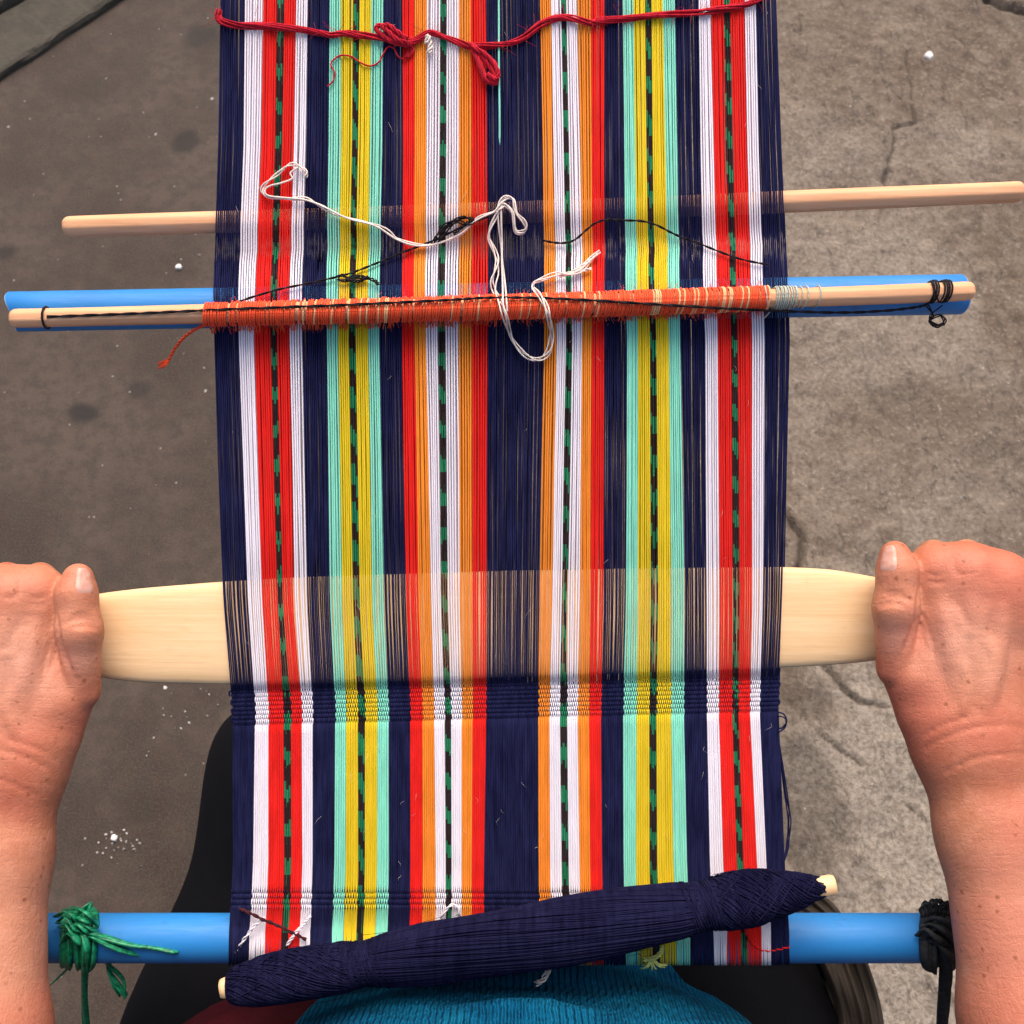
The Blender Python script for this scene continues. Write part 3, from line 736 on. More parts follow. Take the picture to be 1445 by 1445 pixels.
# facemat has one entry per ring; grid wants one per gap
_old_grid = MB.grid
def _grid(self, rings, closed=True, mat=0, facemat=None):
    if facemat is not None: facemat = np.asarray(facemat)[:rings.shape[0] - 1]
    _old_grid(self, rings, closed, mat, facemat)
MB.grid = _grid
build_warp()
def weft(y0, n, sp, slope, lab):
    mb = MB(); g = np.random.default_rng(int(y0))
    for r in range(n):
        y = y0 + r * sp
        xl = float(np.interp(y - slope * 400, KY, KX[:, 0])) + g.uniform(-1, 1); xr = float(np.interp(y, KY, KX[:, -1])) + g.uniform(-1, 1)
        xs = np.linspace(xl, xr, 120); mb.tube(P(xs, y + slope * (xs - CX) + np.sin(xs * .05 + r) * .3, np.zeros(120)), .00055, 5)
        xe = xr if r % 2 else xl; s = 1 if r % 2 else -1
        if r < n - 1 and lab.endswith('batten'):      # the turn at the selvedge
            a = np.linspace(-math.pi / 2, math.pi / 2, 7)
            mb.tube(P(xe + s * np.cos(a) * 1.4, y + slope * (xe - CX) + sp / 2 + np.sin(a) * sp / 2, np.zeros(7)), .0006, 5)
    o = mb.build("weft_band", NAVY, warp); o["kind"] = "stuff"; o["label"] = lab
weft(B0, BR, BP, slB, "woven navy weft rows below the batten")
weft(C0, CR, CP, 0.0, "woven navy weft rows beside the front bar")

# loose navy threads at the right selvedge belong to the warp
mb = MB()
strands(mb, pxpath([(1098, 1005, .001), (1106, 1008, .002), (1110, 1018, .002), (1104, 1027, .001), (1096, 1028, .0)], 8), 1, 0, .0005, 1, seed=1)
strands(mb, pxpath([(1097, 1010, .001), (1108, 1014, .003), (1108, 1026, .002), (1098, 1034, .001)], 8), 1, 0, .00045, 1, seed=1)
for k, (a_, b_) in enumerate(((3, 4), (6, 8), (9, 5))):
    strands(mb, pxpath([(1098, 1030 + 5 * k, .001), (1101 + a_ * .4, 1080, -.002), (1104 + a_, 1120 + 8 * k, -.004), (1108 + b_, 1158, -.004), (1108 + a_ * .5, 1195, -.003), (1103, 1225, -.001)], 9), 1, 0, .00042, 1, seed=k)
mb.build("loose_thread", NAVY, warp)
mb = MB()   # slack coloured ends over the front bar
hT = .0045
strands(mb, pxpath([(331, 1347, .001), (345, 1325, hT), (360, 1306, hT + .001), (374, 1296, hT)], 8), 2, .0007, .0005, 3, seed=2)
mb.build("loose_thread", WHITE, warp); mb = MB()
strands(mb, pxpath([(405, 1334, hT), (416, 1318, hT + .001), (428, 1305, hT), (438, 1292, hT)], 8), 3, .0008, .0005, 3, seed=3)
mb.build("loose_thread", WHITE, warp); mb = MB()
strands(mb, pxpath([(622, 1296, .002), (629, 1284, .004), (638, 1277, .004), (646, 1281, .003), (648, 1292, .002)], 8), 2, .0006, .00045, 2, seed=3)
mb.build("loose_thread", WHITE, warp)

# ------------------------------------------------------------------ strings lying on the warp
def hup(y, x=CX):
    K = warp_keys(x, 0); return float(np.interp(y, [k[0] for k in K], [k[1] for k in K])) + .0009
def on_warp(pts, per=10, lift=.0006):
    return pxpath([(q[0], q[1], hup(q[1], q[0]) + lift + (q[2] if len(q) > 2 else 0)) for q in pts], per)
mb = MB()
main = on_warp([(309, 14), (308, 24), (314, 31), (335, 35), (371, 37), (410, 40), (448, 46), (466, 50), (482, 47), (505, 50), (540, 55), (566, 60), (585, 58), (606, 46), (625, 52), (648, 60), (668, 66), (690, 65), (715, 62), (738, 54), (762, 29 + 6), (785, 26), (806, 27), (832, 32), (845, 30), (870, 27), (900, 24), (940, 21), (985, 17), (1020, 12), (1050, 7), (1068, 0), (1076, -10)], 9, .0012)
strands(mb, main, 9, .0013, .00052, 5, seed=21, wob=.0006)
strands(mb, on_warp([(566, 62), (550, 57), (537, 48), (531, 40), (538, 36), (547, 40), (556, 50), (568, 62), (580, 62)], 8, .003), 4, .0009, .0007, 3, seed=22)
strands(mb, on_warp([(575, 60), (560, 56), (548, 45), (540, 38), (548, 36), (562, 46), (575, 55)], 8, .0045), 3, .0009, .0007, 3, seed=23)
strands(mb, on_warp([(664, 62), (674, 72), (684, 84), (694, 98), (701, 113), (697, 117), (686, 112), (680, 98), (674, 84), (666, 70)], 8, .003), 5, .0011, .0007, 3, seed=24)
strands(mb, on_warp([(666, 66), (684, 76), (697, 90), (703, 104), (699, 112), (688, 104)], 8, .0045), 4, .0010, .0007, 2, seed=25)
strands(mb, on_warp([(570, 84), (562, 80), (556, 69), (548, 66), (541, 76), (534, 88), (522, 93), (508, 88), (496, 80), (482, 78), (471, 84), (467, 92), (472, 102), (470, 114), (462, 122)], 9, .0006), 1, 0, .0005, 1, seed=26)
for i in range(3): strands(mb, on_warp([(570 + i * 3, 62), (576 + i * 4, 70), (572 + i * 2, 82)], 6, .001), 1, 0, .0005, 1, seed=30 + i)
for i in range(260):
    k = int(g.integers(5, len(main) - 5)); q = main[k]; d1 = g.normal(0, .0035, 3)
    mb.tube(np.array([q, q + d1 * .6 + AN * .0006, q + d1 * 1.3]), .0001, 3)
prop(mb.build("red_yarn_tie", YARN), "crimson yarn with loose bows tied across the warp at the top", "yarn")
mb = MB()
strands(mb, on_warp([(601, 62), (604, 52), (607, 62), (605, 76)], 8, .002), 3, .0010, .0006, 2, seed=12)
prop(mb.build("cream_knot", CREAM), "tiny cream knot poking out just under the red yarn tie", "knot")

mb = MB()
wl = [(432, 250), (434, 244), (428, 237), (416, 232), (406, 234), (392, 246), (380, 256), (371, 266), (373, 274), (384, 279), (410, 281), (432, 281), (450, 290), (470, 301), (495, 309), (522, 315), (545, 325), (560, 336), (580, 344), (602, 346), (625, 341), (645, 332), (662, 318), (674, 308), (690, 301), (708, 293)]
strands(mb, on_warp(wl, 9, .002), 2, .0007, .00047, 7, seed=41, wob=.0004)
strands(mb, on_warp([(421, 236), (410, 244), (412, 252), (398, 258), (382, 262), (374, 268), (378, 276), (400, 279), (430, 282), (455, 291), (490, 308), (530, 319), (560, 338), (590, 347), (620, 343), (650, 330), (672, 311), (700, 298)], 9, .003), 1, 0, .00055, 1, seed=42)
strands(mb, on_warp([(700, 300), (706, 286), (714, 279), (724, 281), (728, 292), (730, 302), (738, 312), (742, 321), (738, 328), (729, 327), (726, 315), (722, 300), (712, 290), (704, 294)], 9, .0045), 3, .0009, .00047, 2, seed=43, wob=.0005)
strands(mb, on_warp([(708, 291), (700, 305), (692, 322), (690, 336), (697, 352), (702, 368), (700, 384), (696, 398), (698, 412), (706, 428, .014), (712, 448, .016), (718, 468), (728, 486), (742, 500), (756, 506), (768, 502), (776, 490), (778, 470), (775, 448, .016), (770, 430, .016), (762, 416, .010), (753, 406), (755, 399), (768, 394), (785, 388), (800, 388), (818, 382), (832, 366), (845, 354)], 9, .0035), 3, .0011, .00046, 5, seed=44, wob=.0006)
strands(mb, on_warp([(790, 390), (805, 385), (822, 382), (835, 379)], 8, .003), 2, .0006, .0005, 2, seed=45)
strands(mb, on_warp([(808, 383), (822, 374), (832, 366), (840, 360)], 8, .003), 2, .0005, .0005, 2, seed=46)
strands(mb, on_warp([(705, 296), (706, 320), (708, 345), (709, 372), (711, 400), (712, 424, .014), (713, 440, .015)], 8, .004), 2, .0011, .00055, .5, seed=47)
prop(mb.build("cream_string", CREAM), "looped cream cotton string lying over the warp and hanging across the orange heddle winding", "string")

def bl(pts, lab, extra=None):
    mb = MB(); strands(mb, on_warp(pts, 9, .002), 2, .0004, .00042, 12, seed=51)
    if extra:
        for k, e in enumerate(extra): strands(mb, on_warp(e, 8, .0028), 2, .0007, .00048, 3, seed=60 + k)
    prop(mb.build("black_thread", BLACK), lab, "thread")
bl([(302, 434, .004), (330, 428), (360, 418), (395, 408), (430, 401), (462, 394), (490, 387), (515, 378), (540, 368), (566, 357), (590, 348), (615, 338), (640, 326), (668, 313), (690, 306)],
   "knotted black thread slanting over the left half of the warp above the orange winding",
   [[(476, 393), (484, 396), (500, 395), (514, 393), (508, 389), (492, 392), (482, 388), (476, 391)], [(500, 390), (518, 392), (530, 397), (534, 402)], [(488, 394), (505, 397), (520, 391)],
    [(610, 344), (618, 330), (628, 318), (642, 310), (656, 307), (668, 312), (660, 318), (646, 313), (632, 322), (622, 336), (616, 342)], [(622, 338), (626, 326), (634, 316), (650, 307), (664, 308)], [(640, 330), (655, 318), (668, 308)]])
bl([(765, 339), (780, 342), (796, 343), (812, 338), (828, 324), (842, 314), (858, 310), (880, 311), (905, 312), (925, 317), (945, 327), (960, 334), (985, 343), (1010, 353), (1040, 364), (1070, 371), (1086, 373)],
   "thin black thread waving over the right half of the warp above the blue pipe")

# bits on the front bar
mb = MB(); strands(mb, pxpath([(338, 1282, .002), (352, 1288, .006), (372, 1298, .0065), (392, 1306, .0065), (412, 1316, .006), (432, 1326, .005)], 8), 2, .0006, .0006, 5, seed=71)
prop(mb.build("maroon_thread", thread_mat("maroon_thread", (.06, .010, .016))), "dark maroon cord lying across the left end of the cloth at the blue bar", "thread")
mb = MB(); strands(mb, pxpath([(1048, 1300, .004), (1054, 1318, .004), (1064, 1333, .004), (1078, 1341, .003), (1095, 1340, .003), (1114, 1336, .003)], 8), 2, .0006, .0005, 5, seed=72)
prop(mb.build("red_thread", RED), "short red thread caught on the blue bar below the right end of the bobbin", "thread")
mb = MB()
for i in range(11):
    a = g.uniform(-2.4, 2.4); l = g.uniform(10, 24)
    mb.tube(pxpath([(920 + g.uniform(-3, 3), 1352 + g.uniform(-4, 2), .003), (920 + math.sin(a) * l * .5, 1358 + abs(math.cos(a)) * l * .4, .005), (920 + math.sin(a) * l, 1362 + abs(math.cos(a)) * l * .7 - 6, .001)], 5), .0005, 5)
strands(mb, pxpath([(935, 1335, .003), (932, 1345, .005), (922, 1352, .006), (908, 1354, .005)], 6), 4, .0010, .0005, 2, seed=2)
prop(mb.build("yellow_green_tassel", LIME), "frayed yellow-green thread knot hanging below the blue bar", "tassel")
mb = MB()
strands(mb, pxpath([(776, 1364, .012), (772, 1374, .014), (764, 1384, .013), (756, 1388, .010)], 6), 3, .0012, .0005, 1, seed=5)
strands(mb, pxpath([(774, 1366, .013), (768, 1380, .015), (760, 1386, .013)], 6), 2, .0016, .0005, 1, seed=6)
prop(mb.build("white_tassel", CREAM), "small white thread end lying on the teal sweater under the bobbin", "tassel")

mb = MB(); strands(mb, on_warp([(703, -60, .0), (704, 20, .0003), (704, 90, .0003), (705, 160, .0002), (705, 205, -.0018)], 10), 1, 0, .0006, 1, seed=3)
mb.build("loose_thread", MINT, warp)
mb = MB(); gf = np.random.default_rng(31)
for i in range(70):
    x = gf.uniform(318, 1100); y = gf.choice([gf.uniform(10, 400), gf.uniform(470, 940), gf.uniform(1020, 1240)])
    h0 = hup(y, x); a = gf.uniform(-.9, .9); l = gf.uniform(4, 16)
    mb.tube(P(np.array([x, x + l * .5 * math.sin(a) + gf.normal(0, 1.5), x + l * math.sin(a)]), np.array([y, y + l * .5 * math.cos(a), y + l * math.cos(a)]), np.array([h0 - .0004, h0 + gf.uniform(.0006, .0022), h0 + gf.uniform(-.0003, .0018)])), .00006, 3)
o = mb.build("stray_fibre", CREAM, warp); o["kind"] = "stuff"

# ------------------------------------------------------------------ bobbin (shuttle wound with navy thread)
def bobbin():
    A = P(312., 1395., .022); B = P(1178., 1248., .022)
    root = thing("thread_bobbin", (A + B) / 2, "thick stick bobbin wound with navy thread lying slanted over the front bar", "bobbin")
    t = B - A; L = np.linalg.norm(t); t /= L; u = AN - AN.dot(t) * t; u /= np.linalg.norm(u); w = np.cross(t, u)
    mb = MB(); n = 8; rings = []
    for s, r in ((0, .1), (0, .9), (.002, 1), (L - .002, 1), (L, .9), (L, .1)):
        a = np.linspace(0, 2 * math.pi, 12, endpoint=False)
        rings.append(A + t * s + np.outer(np.cos(a) * .0048 * r, u) + np.outer(np.sign(np.sin(a)) * abs(np.sin(a)) ** .6 * .0056 * r, w))
    mb.grid(np.array(rings)); mb.build("stick", BATTEN, root)
    ks = np.array([.012, .03, .06, .10, .16, .20, .235, .27, .34, .45, .55, .66, .74, .785, .82, .86, .90, .94, .97, .985])
    kr = np.array([19, 25, 30, 34, 35, 33, 28, 34, 40, 43, 44, 42, 38, 30, 36, 37, 32, 24, 15, 11]) * S * .96
    def rad(q): return np.interp(q, ks, kr)
    q = np.linspace(.012, .985, 120); a = np.linspace(0, 2 * math.pi, 40, endpoint=False)
    rr = rad(q)[:, None] * (.955 + .045 * np.sin(3 * a[None] + 9 * q[:, None]) + .03 * np.sin(2 * a[None] - 23 * q[:, None]) + .012 * np.sin(9 * a[None] - 20 * q[:, None]))
    rings = A + (q * L)[:, None, None] * t + rr[..., None] * (np.cos(a)[None, :, None] * u + np.sin(a)[None, :, None] * w)
    rings = np.concatenate([(A + q[0] * L * t)[None, None] + (rings[:1] - (A + q[0] * L * t)) * .1, rings, (A + q[-1] * L * t)[None, None] + (rings[-1:] - (A + q[-1] * L * t)) * .1])
    mb = MB(); mb.grid(rings); gg = np.random.default_rng(8)
    def wind(q0, q1, turns, ph, r=.00042, off=0.0, n=40):
        qq = np.linspace(q0, q1, n); an = ph + turns * 2 * math.pi * np.linspace(0, 1, n) + np.sin(np.linspace(0, 6, n) + ph * 3) * .04
        R = rad(qq) * (.965 + .045 * np.sin(3 * an + 9 * qq) + .03 * np.sin(2 * an - 23 * qq)) + off
        p = A + np.outer(qq * L, t) + (np.cos(an) * R)[:, None] * u + (np.sin(an) * R)[:, None] * w
        mb.tube(p, r, 5)
    for i in range(380):                              # long lay of the middle
        wind(gg.uniform(.20, .25), gg.uniform(.75, .80), gg.uniform(.08, .20), gg.uniform(0, 6.28), off=gg.uniform(-.0001, .0008))
    for i in range(36): wind(.205 + gg.uniform(-.01, .015), .255 + gg.uniform(-.015, .02), gg.uniform(.7, 1.3), gg.uniform(0, 6.28), off=gg.uniform(.0002, .0014), n=30)
    for i in range(36): wind(.765 + gg.uniform(-.015, .015), .80 + gg.uniform(-.01, .02), gg.uniform(.7, 1.3), gg.uniform(0, 6.28), off=gg.uniform(.0002, .0014), n=30)
    for i in range(170): wind(gg.uniform(.012, .05), gg.uniform(.18, .23), gg.choice([-1, 1], p=[.2, .8]) * gg.uniform(.25, .6), gg.uniform(0, 6.28), off=gg.uniform(-.0002, .001), n=34)
    for i in range(170): wind(gg.uniform(.79, .84), gg.uniform(.93, .985), gg.choice([-1, 1], p=[.2, .8]) * gg.uniform(.4, .9), gg.uniform(0, 6.28), off=gg.uniform(-.0002, .001), n=34)
    for i in range(120):                              # stray fibres
        q0 = gg.uniform(.03, .96); an = gg.uniform(0, 6.28); R = rad(q0)
        c = A + t * q0 * L; d1 = math.cos(an) * u + math.sin(an) * w; e = np.cross(t, d1)
        mb.tube(np.array([c + d1 * R, c + d1 * (R + .002) + t * gg.normal(0, .004), c + d1 * (R + gg.uniform(.0005, .003)) + t * gg.normal(0, .01) + e * gg.normal(0, .004)]), .00013, 3)
    mb.build("thread_winding", NAVY_SHADED, root)
bobbin()

# ------------------------------------------------------------------ straps at the ends of the front bar
def ring_turns(mb, xc, spread, n, rad, r, flat, seed, lean=6):
    gg = np.random.default_rng(seed)
    for i in range(n):
        a = np.linspace(0, 2 * math.pi + .3, 22) + gg.uniform(0, 6); le = gg.uniform(-lean, lean)
        xx = xc + gg.uniform(-spread, spread) + le * np.cos(a + gg.uniform(0, 6)); R = rad * gg.uniform(1.0, 1.12)
        h = HB + R * np.cos(a); k = S * (D - h) / D
        mb.tube(Lm((xx - CX) * k, vb - R * np.sin(a), h), r * gg.uniform(.8, 1.2), 7, flat=flat)
def ribbon(mb, pts, r, flat, n=3, spread=.0012, seed=0):
    path = pxpath(pts, 10); gg = np.random.default_rng(seed); m = len(path)
    for i in range(n):
        ph = gg.uniform(0, 6.3); off = np.sin(np.linspace(0, gg.uniform(2, 5), m) + ph)[:, None] * AX * spread + np.cos(np.linspace(0, gg.uniform(2, 6), m) + ph)[:, None] * AN * spread
        rr = r * (.8 + .3 * np.sin(np.linspace(0, gg.uniform(3, 9), m) + ph))
        mb.tube(path + off, rr, 7, flat=flat)
gs = thing("green_strap", P(112., 1323., HB), "green plastic raffia knotted round the left end of the blue bar", "strap")
mb = MB(); ring_turns(mb, 112, 20, 15, RB + .0012, .0026, .35, 3)
for k in range(9):
    c = (108 + g.uniform(-14, 16), 1300 + g.uniform(-10, 26))
    ribbon(mb, [(c[0] - 16, c[1] + g.uniform(-12, 12), .004), (c[0] - 5, c[1] - g.uniform(2, 12), .010), (c[0] + 8, c[1] + g.uniform(-6, 8), .011), (c[0] + 18, c[1] + g.uniform(-4, 16), .004)], .0026, .4, 1, .0005, k)
ribbon(mb, [(100, 1300, .004), (112, 1286, .007), (124, 1276, .004), (120, 1290, .006), (128, 1300, .004)], .0018, .4, 2, .001, 5)
mb.build("knot", GREEN, gs)
mb = MB(); ribbon(mb, [(118, 1318, .009), (121, 1340, .010), (120, 1362, .002), (119, 1400, -.016), (121, 1440, -.030), (123, 1490, -.045), (122, 1560, -.07)], .0030, .45, 5, .0012, 7); mb.build("tail", GREEN, gs)
mb = MB(); ribbon(mb, [(126, 1316, .008), (150, 1324, .0055), (185, 1334, .0045), (215, 1338, .0035), (250, 1343, .002)], .0030, .4, 4, .0014, 8)
ribbon(mb, [(128, 1320, .008), (165, 1338, .0045), (205, 1350, -.002), (246, 1354, -.006)], .0026, .4, 3, .0014, 9); mb.build("tail", GREEN, gs)
mb = MB(); ribbon(mb, [(150, 1352, -.012), (160, 1370, -.018), (168, 1388, -.020), (172, 1406, -.022)], .0022, .4, 4, .0022, 10); mb.build("tail", GREEN, gs)
mb = MB(); ribbon(mb, [(104, 1352, -.012), (90, 1372, -.018), (70, 1392, -.022)], .0012, .5, 2, .0006, 11); mb.build("tail", GREEN, gs)

bs = thing("black_strap", P(1322., 1323., HB), "black cloth strip knotted round the right end of the blue bar", "strap")
mb = MB(); ring_turns(mb, 1325, 17, 13, RB + .0014, .0036, .45, 13)
for k in range(8):
    c = (1322 + g.uniform(-12, 14), 1306 + g.uniform(-12, 30))
    ribbon(mb, [(c[0] - 18, c[1] + g.uniform(-10, 8), .004), (c[0] - 6, c[1] - g.uniform(2, 10), .010), (c[0] + 8, c[1] + g.uniform(-6, 8), .011), (c[0] + 20, c[1] + g.uniform(-4, 18), .004)], .0034, .5, 1, .0005, 20 + k)
for k in range(7):                                   # frayed loops on top of the knot
    x0 = 1305 + k * 5.2; y0 = 1284 + abs(k - 3) * 1.5
    strands(mb, pxpath([(x0 - 4, y0 + 6, .003), (x0 - 6, y0 - 6 + g.uniform(-3, 3), .004), (x0 + 1, y0 - 14 + g.uniform(-3, 3), .004), (x0 + 7, y0 - 7, .004), (x0 + 3, y0 + 4, .003)], 7), 2, .0006, .00055, 2, seed=90 + k)
mb.build("knot", ROPE, bs)
mb = MB(); ribbon(mb, [(1330, 1335, .008), (1333, 1362, .0), (1332, 1400, -.014), (1330, 1440, -.028), (1329, 1500, -.045), (1328, 1570, -.07)], .0044, .5, 4, .0015, 31); mb.build("tail", ROPE, bs)

# ------------------------------------------------------------------ the weaver: signed distance body, surface nets
def smin(a, b, k):
    h = np.clip(.5 + .5 * (b - a) / k, 0, 1); return b * (1 - h) + a * h - k * h * (1 - h)
class Cap:
    def __init__(s, a, b, ra, rb, k=.012, grp=0):
        s.a = np.asarray(a, float); s.ba = np.asarray(b, float) - s.a; s.ra = ra; s.rb = rb; s.k = k; s.grp = grp; s.l2 = max(s.ba @ s.ba, 1e-12)
    def d(s, p):
        q = p - s.a; t = np.minimum(np.maximum(q @ (s.ba / s.l2), 0), 1); w = q - t[:, None] * s.ba
        return np.sqrt(np.einsum('ij,ij->i', w, w)) - (s.ra + (s.rb - s.ra) * t)
def field(prims, p, cuts=(), kf=.0022):
    d0 = None; fing = {}
    for c in prims:
        d = c.d(p)
        if c.grp == 0: d0 = d if d0 is None else smin(d0, d, c.k)
        else: fing[c.grp] = d if c.grp not in fing else smin(fing[c.grp], d, c.k)
    df = None
    for f in fing.values(): df = f if df is None else np.minimum(df, f)
    r = d0 if df is None else (df if d0 is None else smin(d0, df, kf))
    if r is None: return np.full(len(p), 1.0)
    for c in cuts:
        q = -c.d(p); r = -smin(-r, -q, c.k)
    return r
def surface(prims, s, cuts=(), B=12, disp=None):
    lo = np.min([np.minimum(c.a, c.a + c.ba) - max(c.ra, c.rb) for c in prims], 0) - .03
    hi = np.max([np.maximum(c.a, c.a + c.ba) + max(c.ra, c.rb) for c in prims], 0) + .03
    nb = np.ceil((hi - lo) / (s * B)).astype(int)
    I = np.stack(np.meshgrid(*[np.arange(k) for k in nb], indexing='ij'), -1).reshape(-1, 3)
    cen = lo + (I + .5) * s * B; half = s * B * .5 * math.sqrt(3)
    I = I[np.abs(field(prims, cen)) < half + .012]
    N = (nb * B + 2).astype(np.int64)
    loc = np.stack(np.meshgrid(*[np.arange(B + 1)] * 3, indexing='ij'), -1).reshape(-1, 3)
    cells, pos, edges = [], [], []
    cor = [(i, j, k) for i in (0, 1) for j in (0, 1) for k in (0, 1)]
    eds = [(a, b) for a in range(8) for b in range(a + 1, 8) if sum(abs(cor[a][q] - cor[b][q]) for q in range(3)) == 1]
    cb = lo + (I + .5) * s * B
    DP = np.stack([c.d(cb) for c in prims], 1) < half + .040
    DC = np.stack([c.d(cb) for c in cuts], 1) < half + .012 if len(cuts) else np.zeros((len(I), 0), bool)
    for bi, blk in enumerate(I):
        g0 = blk * B; pts = lo + (g0 + loc) * s
        near = [prims[q] for q in np.flatnonzero(DP[bi])]; nc = [cuts[q] for q in np.flatnonzero(DC[bi])]
        f = field(near, pts, nc)
        if disp is not None: f = f - disp(pts)
        F = f.reshape(B + 1, B + 1, B + 1)
        if F.min() > 0 or F.max() < 0: continue
        ins = F < 0
        C = [F[i:i + B, j:j + B, k:k + B] for i, j, k in cor]; cs = sum((c < 0).astype(int) for c in C)
        act = np.argwhere((cs > 0) & (cs < 8))
        if len(act) == 0: continue
        val = np.stack([c[act[:, 0], act[:, 1], act[:, 2]] for c in C], 1)
        acc = np.zeros((len(act), 3)); cnt = np.zeros(len(act))
        for a_, b_ in eds:
            va, vb_ = val[:, a_], val[:, b_]; m = (va < 0) != (vb_ < 0)
            t = np.where(m, va / np.where(m, va - vb_, 1), 0)
            pa, pb = np.array(cor[a_], float), np.array(cor[b_], float)
            acc += (pa + t[:, None] * (pb - pa)) * m[:, None]; cnt += m
        pos.append(lo + (g0 + act + acc / cnt[:, None]) * s)
        gi = (g0 + act).astype(np.int64); cells.append((gi[:, 0] * N[1] + gi[:, 1]) * N[2] + gi[:, 2])
        for ax in range(3):
            sl = [slice(0, B)] * 3; sh = list(sl); sh[ax] = slice(1, B + 1)
            A_, B_ = ins[tuple(sl)], ins[tuple(sh)]; e = np.argwhere(A_ != B_)
            if len(e): edges.append((ax, (g0 + e).astype(np.int64), A_[e[:, 0], e[:, 1], e[:, 2]]))
    cells = np.concatenate(cells); pos = np.concatenate(pos); o = np.argsort(cells); cells = cells[o]; pos = pos[o]
    key = lambda q: (q[:, 0] * N[1] + q[:, 1]) * N[2] + q[:, 2]
    quads = []
    for ax, e, sg in edges:
        u_, v_ = [(1, 2), (2, 0), (0, 1)][ax]; qs = []; ok = np.ones(len(e), bool)
        for du, dv in ((0, 0), (-1, 0), (-1, -1), (0, -1)):
            q = e.copy(); q[:, u_] += du; q[:, v_] += dv; k = key(q); j = np.searchsorted(cells, k); j = np.minimum(j, len(cells) - 1)
            ok &= cells[j] == k; qs.append(j)
        Q = np.stack(qs, 1); Q[~sg] = Q[~sg][:, ::-1]; quads.append(Q[ok])
    F = np.concatenate(quads)
    # light smoothing keeps the net from stepping
    for _ in range(2):
        acc = np.zeros_like(pos); cnt = np.zeros(len(pos))
        for i in range(4):
            np.add.at(acc, F[:, i], pos[F[:, (i + 1) % 4]]); np.add.at(cnt, F[:, i], 1)
        cnt = np.maximum(cnt, 1); pos = pos * .5 + acc / cnt[:, None] * .5
    return pos, F

